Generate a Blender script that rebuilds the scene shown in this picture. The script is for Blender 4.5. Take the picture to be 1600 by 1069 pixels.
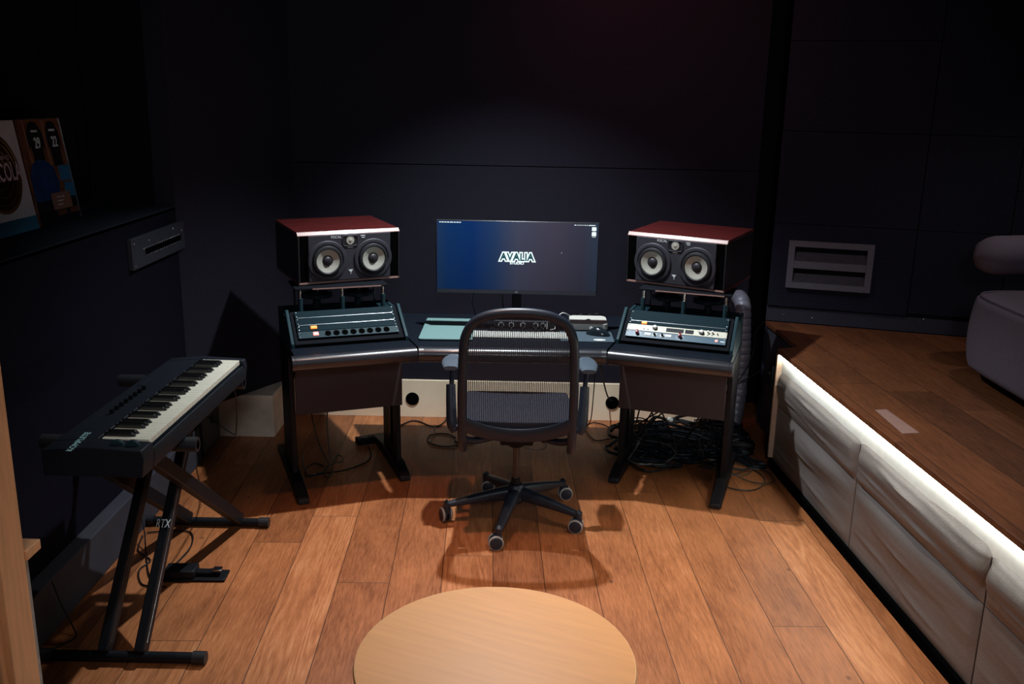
import bpy, bmesh, math, random
from mathutils import Matrix, Vector, Euler, noise
random.seed(7)
for o in list(bpy.data.objects): bpy.data.objects.remove(o)
S = bpy.context.scene
COL = S.collection
R = math.radians
PI = math.pi

# ------------------------------------------------------------------ camera
cd = bpy.data.cameras.new('camera'); cam = bpy.data.objects.new('camera', cd); COL.objects.link(cam)
cd.sensor_width = 36; cd.lens = 36*1450/1600; cd.clip_start = .05
cam.matrix_world = Matrix.Translation((0, 0, 1.9)) @ Euler((R(90-14.7), 0, 0)).to_matrix().to_4x4() @ Matrix.Rotation(.020, 4, 'Z')
S.camera = cam

# ------------------------------------------------------------------ world, lamps, exposure
def lin(r, g, b):
    f = lambda c: (c/255/12.92) if c/255 <= .04045 else ((c/255+.055)/1.055)**2.4
    return (f(r), f(g), f(b), 1)
W = bpy.data.worlds.new('world'); S.world = W; W.use_nodes = True
W.node_tree.nodes['Background'].inputs[0].default_value = (.30, .32, .42, 1)
W.node_tree.nodes['Background'].inputs[1].default_value = .07
def lamp(name, kind, loc, target, power, color, size=.1, angle=90, blend=.6, size_y=None):
    l = bpy.data.lights.new(name, kind); l.energy = power; l.color = color
    if kind == 'SPOT': l.spot_size = R(angle); l.spot_blend = blend; l.shadow_soft_size = size
    elif kind == 'AREA':
        l.size = size
        if size_y: l.shape = 'RECTANGLE'; l.size_y = size_y
    else: l.shadow_soft_size = size
    o = bpy.data.objects.new(name, l); COL.objects.link(o); o.location = loc
    o.rotation_euler = (Vector(target)-Vector(loc)).to_track_quat('-Z', 'Y').to_euler()
    return o
lamp('ceiling_spot_desk', 'SPOT', (-.05, 4.35, 2.92), (0, 4.05, 0), 325, (.86, .94, 1), .03, 106, .9)
lamp('ceiling_spot_left', 'SPOT', (-.35, 3.45, 2.92), (-.32, 3.6, 0), 92, (1, .52, .37), .04, 46, 1)
lamp('ceiling_spot_right', 'SPOT', (.9, 2.75, 2.92), (.85, 2.9, 0), 125, (1, .90, .80), .04, 62, 1)
lamp('ceiling_spot_table', 'SPOT', (.1, 2.0, 2.92), (.2, 2.35, 0), 88, (1, .82, .62), .05, 56, 1)
lamp('ceiling_spot_front', 'SPOT', (.2, -1.0, 2.75), (0, 5.2, .7), 108, (.84, .90, 1), .25, 62, .9)
lamp('piano_key_fill', 'SPOT', (-.85, 2.7, 2.92), (-1.15, 3.02, .9), 22, (1, .95, .86), .04, 34, .8)  # added fill that brightens the white keys, no known fitting
lamp('ceiling_spot_stage', 'SPOT', (2.5, 4.1, 2.92), (2.35, 4.1, .6), 20, (1, .9, .88), .05, 90, .8)
lamp('jamb_fill', 'SPOT', (-.7, .1, 2.92), (-1.35, 1.95, .9), 26, (1, .80, .62), .06, 28, .9)  # added warm fill for the wooden jamb, no known fitting
lamp('ceiling_spot_red', 'SPOT', (.5, 4.6, 2.95), (.7, 5.4, 2.4), 14, (1, .25, .28), .1, 130, 1)
S.view_settings.view_transform = 'Standard'; S.view_settings.look = 'None'
S.view_settings.exposure = 0; S.view_settings.gamma = 1; S.view_settings.use_curve_mapping = False

# ------------------------------------------------------------------ materials
def newmat(name):
    m = bpy.data.materials.new(name); m.use_nodes = True
    nt = m.node_tree; return m, nt, nt.nodes['Principled BSDF']
def N(nt, typ, **k):
    n = nt.nodes.new(typ)
    for a, b in k.items(): setattr(n, a, b)
    return n
def mat(name, col, rough=.5, metal=0, var=0, scale=30, bump=0, bscale=None, emit=None, estr=0, coat=0, spec=None, stretch=None, alpha=None):
    m, nt, p = newmat(name)
    p.inputs['Base Color'].default_value = col
    p.inputs['Roughness'].default_value = rough; p.inputs['Metallic'].default_value = metal
    if coat: p.inputs['Coat Weight'].default_value = coat; p.inputs['Coat Roughness'].default_value = .1
    if spec is not None: p.inputs['Specular IOR Level'].default_value = spec
    if emit: p.inputs['Emission Color'].default_value = emit; p.inputs['Emission Strength'].default_value = estr
    tc = N(nt, 'ShaderNodeTexCoord')
    mp = N(nt, 'ShaderNodeMapping'); nt.links.new(tc.outputs['Object'], mp.inputs[0])
    if stretch: mp.inputs['Scale'].default_value = stretch
    nz = N(nt, 'ShaderNodeTexNoise'); nz.inputs['Scale'].default_value = scale; nz.inputs['Detail'].default_value = 4
    nt.links.new(mp.outputs[0], nz.inputs['Vector'])
    v = var if var else .06
    mr = N(nt, 'ShaderNodeMapRange'); mr.inputs[3].default_value = 1-v; mr.inputs[4].default_value = 1+v
    mr.inputs[1].default_value = .25; mr.inputs[2].default_value = .75
    nt.links.new(nz.outputs[0], mr.inputs[0])
    mx = N(nt, 'ShaderNodeVectorMath', operation='SCALE'); mx.inputs[0].default_value = col[:3]
    nt.links.new(mr.outputs[0], mx.inputs['Scale']); nt.links.new(mx.outputs[0], p.inputs['Base Color'])
    if bump:
        n2 = N(nt, 'ShaderNodeTexNoise'); n2.inputs['Scale'].default_value = bscale or scale*4; n2.inputs['Detail'].default_value = 5
        nt.links.new(mp.outputs[0], n2.inputs['Vector'])
        b = N(nt, 'ShaderNodeBump'); b.inputs['Strength'].default_value = bump; b.inputs['Distance'].default_value = .004
        nt.links.new(n2.outputs[0], b.inputs['Height']); nt.links.new(b.outputs[0], p.inputs['Normal'])
    return m

def oak(name, origin, angle, off, c_dark, c_mid, c_light, rough=.42, width=.2095):
    """long oak boards running along the rotated Y axis: tone per board, grain, cathedral figure, knots, thin seams"""
    m, nt, p = newmat(name); L = nt.links.new
    def M_(op, a, b=None, c=None):
        n = N(nt, 'ShaderNodeMath', operation=op)
        for i, v in enumerate((a, b, c)):
            if v is None: continue
            if isinstance(v, (int, float)): n.inputs[i].default_value = v
            else: L(v, n.inputs[i])
        return n.outputs[0]
    tc = N(nt, 'ShaderNodeTexCoord'); mp = N(nt, 'ShaderNodeMapping'); L(tc.outputs['Object'], mp.inputs[0])
    mp.vector_type = 'TEXTURE'; mp.inputs['Location'].default_value = (origin[0], origin[1], 0); mp.inputs['Rotation'].default_value = (0, 0, angle)
    sx = N(nt, 'ShaderNodeSeparateXYZ'); L(mp.outputs[0], sx.inputs[0]); x, y = sx.outputs[0], sx.outputs[1]
    bx = M_('DIVIDE', M_('ADD', x, off), width); idx = M_('FLOOR', bx); fx = M_('FRACT', bx)
    wn = N(nt, 'ShaderNodeTexWhiteNoise', noise_dimensions='1D'); L(idx, wn.inputs['W'])
    by = M_('DIVIDE', M_('ADD', y, M_('MULTIPLY', wn.outputs['Value'], 2.9)), 2.9); idy = M_('FLOOR', by); fy = M_('FRACT', by)
    pid = M_('ADD', M_('MULTIPLY', idx, 13.37), M_('MULTIPLY', idy, 7.77))
    w2 = N(nt, 'ShaderNodeTexWhiteNoise', noise_dimensions='1D'); L(pid, w2.inputs['W'])
    tone = w2.outputs['Value']
    cv = N(nt, 'ShaderNodeCombineXYZ')
    L(M_('ADD', x, M_('MULTIPLY', tone, 9)), cv.inputs[0]); L(y, cv.inputs[1]); L(M_('MULTIPLY', tone, 31), cv.inputs[2])
    def stretch(sx_, sy_):
        q = N(nt, 'ShaderNodeMapping'); q.inputs['Scale'].default_value = (sx_, sy_, 1); L(cv.outputs[0], q.inputs[0]); return q.outputs[0]
    fine = N(nt, 'ShaderNodeTexNoise'); fine.inputs['Scale'].default_value = 1; fine.inputs['Detail'].default_value = 7; fine.inputs['Roughness'].default_value = .65
    L(stretch(170, 14), fine.inputs['Vector'])
    # cathedral figure: distorted rings
    cath = N(nt, 'ShaderNodeTexNoise'); cath.inputs['Scale'].default_value = 1; cath.inputs['Detail'].default_value = 2; cath.inputs['Distortion'].default_value = .25
    L(stretch(7.5, .62), cath.inputs['Vector'])
    ring = M_('ABSOLUTE', M_('SUBTRACT', M_('FRACT', M_('MULTIPLY', cath.outputs[0], 13)), .5))
    ring = M_('MULTIPLY', ring, 2)
    blot = N(nt, 'ShaderNodeTexNoise'); blot.inputs['Scale'].default_value = 1; blot.inputs['Detail'].default_value = 4
    L(stretch(7, 3), blot.inputs['Vector'])
    vor = N(nt, 'ShaderNodeTexVoronoi', feature='F1'); vor.inputs['Scale'].default_value = 1; vor.inputs['Randomness'].default_value = 1
    L(stretch(6.5, 4.2), vor.inputs['Vector'])
    knot = N(nt, 'ShaderNodeMapRange', interpolation_type='SMOOTHSTEP'); knot.inputs[1].default_value = .01; knot.inputs[2].default_value = .085; L(vor.outputs['Distance'], knot.inputs[0])
    kk = M_('GREATER_THAN', vor.outputs['Color'], .55)
    knotm = M_('MAXIMUM', knot.outputs[0], kk)
    rmask = N(nt, 'ShaderNodeMapRange'); rmask.inputs[1].default_value = .45; rmask.inputs[2].default_value = .9; rmask.inputs[3].default_value = .05; rmask.inputs[4].default_value = .17; L(w2.outputs['Value'], rmask.inputs[0])
    f = M_('ADD', M_('MULTIPLY', fine.outputs[0], .66), M_('MULTIPLY', M_('SUBTRACT', ring, .5), rmask.outputs[0])); f = M_('ADD', f, .02)
    f = M_('ADD', f, M_('MULTIPLY', blot.outputs[0], .45)); f = M_('ADD', f, M_('MULTIPLY', tone, .27))
    f = M_('SUBTRACT', f, .325)
    cr = N(nt, 'ShaderNodeValToRGB'); L(f, cr.inputs[0])
    e = cr.color_ramp.elements; e[0].position = .15; e[0].color = c_dark; e[1].position = .88; e[1].color = c_light
    k = e.new(.5); k.color = c_mid
    # seams
    sx1 = M_('MULTIPLY', M_('MINIMUM', fx, M_('SUBTRACT', 1, fx)), width)
    sy1 = M_('MULTIPLY', M_('MINIMUM', fy, M_('SUBTRACT', 1, fy)), 2.9)
    sd = M_('MINIMUM', sx1, sy1)
    sm = N(nt, 'ShaderNodeMapRange', interpolation_type='SMOOTHSTEP'); sm.inputs[1].default_value = .0006; sm.inputs[2].default_value = .0026; L(sd, sm.inputs[0])
    sc = N(nt, 'ShaderNodeVectorMath', operation='SCALE'); L(cr.outputs[0], sc.inputs[0])
    kf = M_('ADD', M_('MULTIPLY', knotm, .62), .38)
    sf = M_('ADD', M_('MULTIPLY', sm.outputs[0], .8), .2)
    L(M_('MULTIPLY', kf, sf), sc.inputs['Scale']); L(sc.outputs[0], p.inputs['Base Color'])
    rr = M_('ADD', M_('MULTIPLY', fine.outputs[0], .25), rough-.1); L(rr, p.inputs['Roughness'])
    b = N(nt, 'ShaderNodeBump'); b.inputs['Strength'].default_value = .35; b.inputs['Distance'].default_value = .002
    L(M_('ADD', M_('MULTIPLY', fine.outputs[0], .5), M_('ADD', sm.outputs[0], M_('MULTIPLY', ring, .25))), b.inputs['Height']); L(b.outputs[0], p.inputs['Normal'])
    return m

FAB = dict(rough=.95, var=.35, scale=220, bump=.5, bscale=420, spec=.15)
M = {}
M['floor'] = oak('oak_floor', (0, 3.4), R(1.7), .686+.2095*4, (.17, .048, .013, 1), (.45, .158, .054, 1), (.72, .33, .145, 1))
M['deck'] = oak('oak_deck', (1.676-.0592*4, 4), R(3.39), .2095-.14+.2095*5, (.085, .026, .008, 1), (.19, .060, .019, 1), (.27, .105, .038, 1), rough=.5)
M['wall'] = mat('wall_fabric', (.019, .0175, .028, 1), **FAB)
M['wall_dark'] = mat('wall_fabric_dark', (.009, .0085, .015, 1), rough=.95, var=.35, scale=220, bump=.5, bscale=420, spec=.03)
M['wall_r'] = mat('wall_fabric_blue', (.020, .021, .036, 1), **FAB)
M['black_fabric'] = mat('black_fabric', (.008, .008, .012, 1), **FAB)
M['curtain'] = mat('curtain_cloth', (.006, .007, .012, 1), **FAB)
M['ledge'] = mat('ledge_cloth', (.014, .018, .028, 1), **FAB)
M['skirt_dark'] = mat('grey_skirting', (.030, .028, .040, 1), rough=.8, var=.15, scale=8, bump=.1)
M['skirt_r'] = mat('navy_skirting', (.035, .035, .055, 1), rough=.8, var=.15, scale=60, bump=.2)
M['cream'] = mat('cream_board', (.97, .80, .58, 1), rough=.7, var=.07, scale=5, bump=.05)
M['pier'] = mat('cream_plaster', (.86, .70, .55, 1), rough=.85, var=.22, scale=9, bump=.35, bscale=30)
M['ceiling'] = mat('ceiling_paint', (.02, .02, .025, 1), rough=.9)
M['black'] = mat('black_lacquer', (.006, .007, .010, 1), spec=.22, rough=.5, var=.1, scale=60)
M['black_m'] = mat('black_matte', (.006, .007, .010, 1), rough=.8, spec=.1)
M['hole'] = mat('hole_black', (.002, .002, .002, 1), rough=1, spec=0)
M['desk_top'] = mat('desk_laminate', (.007, .010, .016, 1), spec=.12, rough=.5, var=.15, scale=80, bump=.05)
M['desk_metal'] = mat('desk_leg_enamel', (.009, .007, .009, 1), spec=.2, rough=.5, var=.15, scale=40, bump=.05)
M['rail'] = mat('padded_rail_vinyl', (.026, .025, .030, 1), rough=.28, coat=.3, spec=.7)
M['modesty'] = mat('modesty_board', (.040, .026, .028, 1), rough=.7, var=.18, scale=160, bump=.15)
M['rack'] = mat('rack_enamel', (.008, .021, .028, 1), spec=.05, rough=.6, var=.1, scale=90)
M['rack2'] = mat('rack_side_enamel', (.018, .042, .052, 1), spec=.12, rough=.5, var=.1, scale=90)
M['edge'] = mat('bare_aluminium_edge', (.55, .58, .60, 1), rough=.3, metal=1)
M['chrome'] = mat('chrome', (.75, .75, .76, 1), rough=.16, metal=1)
M['dchrome'] = mat('dark_steel', (.16, .15, .16, 1), rough=.25, metal=1)
M['screw'] = mat('screw_steel', (.7, .7, .72, 1), rough=.3, metal=1)
M['orange'] = mat('orange_switch_glow', (.9, .25, .03, 1), rough=.4, emit=(1, .22, .03, 1), estr=1.5)
M['pinkled'] = mat('pink_lit_switch', (.9, .3, .3, 1), rough=.4, emit=(1, .30, .25, 1), estr=1.3)
M['rack_cream'] = mat('cream_faceplate', (.72, .68, .55, 1), rough=.4)
M['rack_blue'] = mat('blue_faceplate', (.05, .105, .15, 1), rough=.38)
M['red_knob'] = mat('red_knob', (.26, .015, .025, 1), rough=.3)
M['white'] = mat('white_plastic', (.78, .76, .70, 1), rough=.35)
M['ink'] = mat('white_print', (.75, .77, .78, 1), rough=.6)
M['alu'] = mat('brushed_aluminium', (.72, .70, .63, 1), rough=.45, metal=.1, var=.04)
M['veneer'] = mat('red_wood_veneer', (.095, .013, .012, 1), rough=.32, var=.35, scale=9, stretch=(1, 9, 9), coat=.35)
M['edge_highlight'] = mat('painted_edge_light', (.45, .25, .21, 1), rough=.4, coat=.3)  # paler than the veneer: the highlight on lit edges is painted in
M['spk_side'] = mat('speaker_side', (.010, .010, .014, 1), rough=.5)
M['baffle'] = mat('speaker_baffle', (.030, .027, .038, 1), rough=.6, var=.1, scale=150, bump=.1)
M['rubber'] = mat('rubber', (.014, .014, .018, 1), rough=.5)
M['cone'] = mat('flax_cone', (.50, .48, .41, 1), rough=.42, metal=.25, var=.14, scale=140)
M['dust'] = mat('dust_cap', (.022, .018, .024, 1), rough=.5)
M['chair'] = mat('chair_graphite', (.018, .025, .040, 1), spec=.45, rough=.40, var=.08, scale=50, bump=.05)
M['chair_pad'] = mat('armpad_grey', (.085, .11, .14, 1), rough=.4)
M['seat'] = mat('seat_fabric', (.018, .022, .038, 1), rough=.8, var=.3, scale=260, bump=.5, bscale=400)
M['tread'] = mat('grey_tread', (.42, .40, .38, 1), rough=.6)
M['pad_teal'] = mat('grey_green_felt', (.16, .275, .265, 1), rough=.75, var=.08, scale=200, bump=.1)
M['pad_dark'] = mat('slate_mouse_mat', (.055, .085, .11, 1), rough=.75, var=.08, scale=200)
M['gloss'] = mat('glossy_black_plastic', (.012, .018, .024, 1), rough=.16, coat=.4)
M['duct'] = mat('grey_duct_foil', (.22, .225, .28, 1), rough=.45, metal=.2, var=.2, scale=20)
M['cable'] = mat('black_cable', (.006, .006, .008, 1), rough=.5, spec=.3)
M['cable_grey'] = mat('grey_cable', (.07, .07, .075, 1), rough=.4)
M['cable_brown'] = mat('brown_grey_cable', (.05, .042, .035, 1), rough=.4)
M['cable_blue'] = mat('thick_blue_black_cable', (.006, .012, .020, 1), rough=.42, spec=.35)
M['cable_white'] = mat('white_cable', (.7, .7, .68, 1), rough=.4)
M['wood'] = mat('warm_pine', (.88, .47, .235, 1), rough=.6, var=.12, scale=5, stretch=(12, 12, 1), bump=.1)
M['wood_end'] = mat('pale_plywood_edge', (.70, .50, .36, 1), rough=.7, var=.06, scale=30)
M['paint'] = mat('grey_painted_edge', (.42, .40, .37, 1), rough=.8, var=.15, scale=40, bump=.3)
M['table'] = mat('coffee_table_veneer', (.69, .315, .105, 1), rough=.42, var=.07, scale=2, stretch=(2, 24, 1), bump=.02)
M['table_edge'] = mat('coffee_table_edge', (.80, .48, .24, 1), rough=.45, var=.1, scale=20)
M['cushion'] = mat('grey_brown_leatherette', (.155, .135, .125, 1), rough=.48, var=.10, scale=130, bump=.4, bscale=300)
M['plinth_w'] = mat('white_strip_board', (.75, .75, .70, 1), rough=.8)
M['led'] = mat('led_strip', (1, 1, 1, 1), emit=(.93, 1, .93, 1), estr=40)
M['sofa'] = mat('mauve_grey_boucle', (.19, .155, .195, 1), rough=.95, var=.18, scale=180, bump=.5, bscale=350, spec=.2)
M['grille'] = mat('grey_brown_grille_paint', (.145, .135, .17, 1), rough=.6, var=.08, scale=40)
M['wallplate'] = mat('connector_plate_paint', (.030, .032, .045, 1), rough=.55)
M['tape'] = mat('pinkish_tape', (.36, .21, .17, 1), rough=.45)
M['piano'] = mat('piano_shell', (.007, .010, .016, 1), spec=.25, rough=.55, var=.1, scale=200)
M['ivory'] = mat('white_key', (.86, .82, .68, 1), rough=.22, coat=.2)
M['ebony'] = mat('black_key', (.006, .006, .007, 1), rough=.3)
M['teal_ink'] = mat('teal_print', (.35, .62, .66, 1), rough=.6)
M['foil_white'] = mat('grey_white_card', (.52, .45, .50, 1), rough=.6)
M['gold'] = mat('brown_gold_disc', (.22, .10, .028, 1), rough=.3, metal=.6, var=.25, scale=3)
M['blueband'] = mat('blue_band', (.05, .24, .38, 1), rough=.5)
M['pinkink'] = mat('dusty_pink_print', (.55, .38, .44, 1), rough=.6)
M['photo_brown'] = mat('photo_brown', (.16, .055, .022, 1), rough=.4, var=.5, scale=14)
M['photo_dark'] = mat('photo_dark', (.008, .009, .015, 1), rough=.4)
M['photo_blue'] = mat('photo_blue', (.012, .045, .16, 1), rough=.35, var=.6, scale=22)
M['photo_lblue'] = mat('photo_light_blue', (.03, .16, .34, 1), rough=.35, var=.3, scale=20)
M['copper'] = mat('copper_label', (.30, .13, .09, 1), rough=.4)
M['w_emit'] = mat('screen_white', (0, 0, 0, 1), emit=(.85, 1, 1, 1), estr=1.1)
M['teal_emit'] = mat('screen_teal', (0, 0, 0, 1), emit=(.005, .07, .09, 1), estr=1)
M['case'] = mat('monitor_case', (.02, .02, .024, 1), rough=.35)

def screen_mat():
    m, nt, p = newmat('screen_image_haze'); L = nt.links.new
    p.inputs['Base Color'].default_value = (.003, .003, .004, 1); p.inputs['Roughness'].default_value = .35; p.inputs['Specular IOR Level'].default_value = .2
    tc = N(nt, 'ShaderNodeTexCoord'); s = N(nt, 'ShaderNodeSeparateXYZ'); L(tc.outputs['Object'], s.inputs[0])
    mr = N(nt, 'ShaderNodeMapRange'); mr.inputs[1].default_value = -.41; mr.inputs[2].default_value = .41; L(s.outputs[0], mr.inputs[0])
    cr = N(nt, 'ShaderNodeValToRGB'); L(mr.outputs[0], cr.inputs[0]); e = cr.color_ramp.elements
    e[0].position = 0; e[0].color = lin(26, 50, 84); e[1].position = 1; e[1].color = lin(42, 54, 72)
    for q, c in ((.07, (8, 46, 92)), (.22, (2, 42, 96)), (.36, (30, 54, 92)), (.5, (62, 66, 86)), (.72, (62, 58, 74)), (.9, (50, 50, 66))):  # greys towards the right paint reflected haze over the desktop image
        k = e.new(q); k.color = lin(*c)
    ns = N(nt, 'ShaderNodeTexNoise'); ns.inputs['Scale'].default_value = 5; L(tc.outputs['Object'], ns.inputs['Vector'])
    z = N(nt, 'ShaderNodeMapRange'); z.inputs[1].default_value = 0; z.inputs[2].default_value = .37; z.inputs[3].default_value = .62; z.inputs[4].default_value = 1.05
    L(s.outputs[2], z.inputs[0])
    mm = N(nt, 'ShaderNodeMath', operation='MULTIPLY'); L(z.outputs[0], mm.inputs[0]); mm.inputs[1].default_value = 1.0
    L(cr.outputs[0], p.inputs['Emission Color']); L(mm.outputs[0], p.inputs['Emission Strength'])
    return m
M['screen'] = screen_mat()

def mesh_mat():
    """woven chair back: fine vertical threads with open gaps between them"""
    m, nt, p = newmat('woven_mesh'); L = nt.links.new
    p.inputs['Base Color'].default_value = (.034, .032, .044, 1); p.inputs['Roughness'].default_value = .7
    tc = N(nt, 'ShaderNodeTexCoord'); s = N(nt, 'ShaderNodeSeparateXYZ'); L(tc.outputs['Object'], s.inputs[0])
    def st(o, f, t):
        a = N(nt, 'ShaderNodeMath', operation='MULTIPLY'); L(o, a.inputs[0]); a.inputs[1].default_value = f
        b = N(nt, 'ShaderNodeMath', operation='FRACT'); L(a.outputs[0], b.inputs[0])
        c = N(nt, 'ShaderNodeMath', operation='LESS_THAN'); L(b.outputs[0], c.inputs[0]); c.inputs[1].default_value = t
        return c.outputs[0]
    v = st(s.outputs[0], 128, .40); h = st(s.outputs[2], 520, .16)
    mx = N(nt, 'ShaderNodeMath', operation='MAXIMUM'); L(v, mx.inputs[0]); L(h, mx.inputs[1])
    L(mx.outputs[0], p.inputs['Alpha'])
    return m
M['mesh'] = mesh_mat()

# ------------------------------------------------------------------ mesh builder
class MB:
    def __init__(s, T=None): s.bm = bmesh.new(); s.T = T or Matrix(); s.mi = 0
    def v(s, p): return s.bm.verts.new(s.T @ Vector(p))
    def f(s, vs, smooth=False):
        try: q = s.bm.faces.new(vs)
        except ValueError: return
        q.material_index = s.mi; q.smooth = smooth
    def box(s, x0, x1, y0, y1, z0, z1, taper=None):
        c = [(x0, y0, z0), (x1, y0, z0), (x1, y1, z0), (x0, y1, z0), (x0, y0, z1), (x1, y0, z1), (x1, y1, z1), (x0, y1, z1)]
        if taper:
            cx, cy = (x0+x1)/2, (y0+y1)/2
            c = c[:4]+[(cx+(a-cx)*taper, cy+(b-cy)*taper, z) for a, b, z in c[4:]]
        v = [s.v(p) for p in c]
        for i in ((0, 3, 2, 1), (4, 5, 6, 7), (0, 1, 5, 4), (1, 2, 6, 5), (2, 3, 7, 6), (3, 0, 4, 7)): s.f([v[k] for k in i])
        return s
    def prism(s, poly, a, b, ax='z'):
        """polygon extruded from a to b along an axis; poly gives the other two coordinates in xyz order"""
        def P(p, h): return {'z': (p[0], p[1], h), 'x': (h, p[0], p[1]), 'y': (p[0], h, p[1])}[ax]
        A = [s.v(P(p, a)) for p in poly]; B = [s.v(P(p, b)) for p in poly]; n = len(poly)
        s.f(A[::-1]); s.f(B)
        for i in range(n): s.f([A[i], A[(i+1) % n], B[(i+1) % n], B[i]])
        return s
    def rings(s, rs, caps=True, closed=False):
        V = [[s.v(p) for p in r] for r in rs]; n = len(V[0]); m = len(V)
        for i in range(m if closed else m-1):
            a, b = V[i], V[(i+1) % m]
            for j in range(n): s.f([a[j], a[(j+1) % n], b[(j+1) % n], b[j]], True)
        if caps and not closed: s.f(V[0][::-1]); s.f(V[-1])
        return s
    def tube(s, pts, r, n=8, closed=False, smooth=0, flat=None, caps=True):
        P = [Vector(p) for p in pts]; rad = r if isinstance(r, (list, tuple)) else [r]*len(P)
        if smooth:
            Q, RR = [], []; m = len(P)
            for i in range(m if closed else m-1):
                if closed: p0, p1, p2, p3 = P[i-1], P[i], P[(i+1) % m], P[(i+2) % m]
                else: p0, p1, p2, p3 = P[max(i-1, 0)], P[i], P[i+1], P[min(i+2, m-1)]
                for k in range(smooth):
                    t = k/smooth
                    Q.append(.5*((2*p1)+(p2-p0)*t+(2*p0-5*p1+4*p2-p3)*t*t+(3*p1-p0-3*p2+p3)*t**3))
                    RR.append(rad[i]*(1-t)+rad[(i+1) % m]*t)
            if not closed: Q.append(P[-1]); RR.append(rad[-1])
            P, rad = Q, RR
        m = len(P); out = []; up = None
        for i in range(m):
            a = P[i-1] if (i or closed) else P[0]; b = P[(i+1) % m] if (i < m-1 or closed) else P[-1]
            t = (b-a); t = t.normalized() if t.length > 1e-9 else Vector((0, 0, 1))
            if up is None: up = Vector((0, 0, 1)) if abs(t.z) < .9 else Vector((0, 1, 0))
            sd = t.cross(up)
            if sd.length < 1e-4: sd = t.orthogonal()
            sd.normalize(); up2 = sd.cross(t).normalized(); up = up2
            fx, fz = flat or (1, 1)
            out.append([P[i]+sd*(math.cos(2*PI*k/n)*rad[i]*fx)+up2*(math.sin(2*PI*k/n)*rad[i]*fz) for k in range(n)])
        return s.rings(out, caps, closed)
    def cyl(s, p0, p1, r0, r1=None, n=20): return s.tube([p0, p1], [r0, r0 if r1 is None else r1], n)
    def lathe(s, prof, o=(0, 0, 0), ax=(0, 0, 1), n=32, caps=True):
        q = Vector((0, 0, 1)).rotation_difference(Vector(ax).normalized()).to_matrix(); o = Vector(o)
        return s.rings([[o+q @ Vector((r*math.cos(2*PI*k/n), r*math.sin(2*PI*k/n), z)) for k in range(n)] for r, z in prof], caps)
    def grid(s, fn, nu, nv):
        V = [[s.v(fn(i/nu, j/nv)) for j in range(nv+1)] for i in range(nu+1)]
        for i in range(nu):
            for j in range(nv): s.f([V[i][j], V[i+1][j], V[i+1][j+1], V[i][j+1]], True)
        return s
    def ell(s, c, r, n=20, m=12):
        return s.rings([[(c[0]+r[0]*math.sin(PI*i/m)*math.cos(2*PI*k/n), c[1]+r[1]*math.sin(PI*i/m)*math.sin(2*PI*k/n), c[2]+r[2]*math.cos(PI*i/m)) for k in range(n)] for i in [.05]+list(range(1, m))+[m-.05]])
    def build(s, name, mats, parent=None, bevel=0, seg=2, label=None, loc=None, solid=0, subsurf=0, keep=False):
        me = bpy.data.meshes.new(name)
        if not keep: bmesh.ops.recalc_face_normals(s.bm, faces=s.bm.faces[:])
        s.bm.to_mesh(me); s.bm.free()
        for k in (mats if isinstance(mats, (list, tuple)) else [mats]): me.materials.append(M[k] if isinstance(k, str) else k)
        o = bpy.data.objects.new(name, me); COL.objects.link(o)
        if parent: o.parent = parent
        if loc: o.location = loc
        if solid: d = o.modifiers.new('solidify', 'SOLIDIFY'); d.thickness = solid; d.offset = 0
        if bevel: d = o.modifiers.new('bevel', 'BEVEL'); d.width = bevel; d.segments = seg; d.limit_method = 'ANGLE'; d.angle_limit = R(35)
        if subsurf: d = o.modifiers.new('sub', 'SUBSURF'); d.levels = subsurf; d.render_levels = subsurf
        try: me.set_sharp_from_angle(angle=R(38))
        except Exception: pass
        if label: o['label'] = label
        return o
def tag(o, label=None, cat=None, group=None, kind=None):
    if label: o['label'] = label
    if cat: o['category'] = cat
    if group: o['group'] = group
    if kind: o['kind'] = kind
    return o
def thing(name, label, cat, loc=(0, 0, 0), rz=0, group=None, mw=None):
    o = bpy.data.objects.new(name, None); COL.objects.link(o); o.empty_display_size = .1
    if mw is not None: o.matrix_world = mw
    else: o.location = loc; o.rotation_euler = (0, 0, rz)
    return tag(o, label, cat, group)
def copy_tree(o, parent=None, keep_top=False):
    c = o.copy(); COL.objects.link(c)
    if parent: c.parent = parent
    for ch in [k for k in COL.objects if k.parent == o]: copy_tree(ch, c)
    return c
def struct(o): o['kind'] = 'structure'; return o
def text(s, size, material, parent, loc, rot, name='lettering', align='CENTER', depth=.0006, offset=0, sx=1, shear=0):
    cu = bpy.data.curves.new(name, 'FONT'); cu.body = s; cu.size = size; cu.align_x = align; cu.align_y = 'CENTER'; cu.extrude = depth; cu.offset = offset; cu.shear = shear
    t = bpy.data.objects.new(name, cu); COL.objects.link(t); bpy.context.view_layer.update()
    me = bpy.data.meshes.new_from_object(t.evaluated_get(bpy.context.evaluated_depsgraph_get()))
    bpy.data.objects.remove(t); bpy.data.curves.remove(cu)
    me.materials.clear(); me.materials.append(M[material]); me.name = name
    o = bpy.data.objects.new(name, me); COL.objects.link(o); o.parent = parent; o.location = loc; o.rotation_euler = rot; o.scale = (sx, 1, 1)
    return o

# ------------------------------------------------------------------ the room shell
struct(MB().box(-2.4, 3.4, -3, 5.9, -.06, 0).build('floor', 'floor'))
struct(MB().box(-2.4, 3.4, -3, 5.9, 3.0, 3.06).build('ceiling', 'ceiling'))
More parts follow.
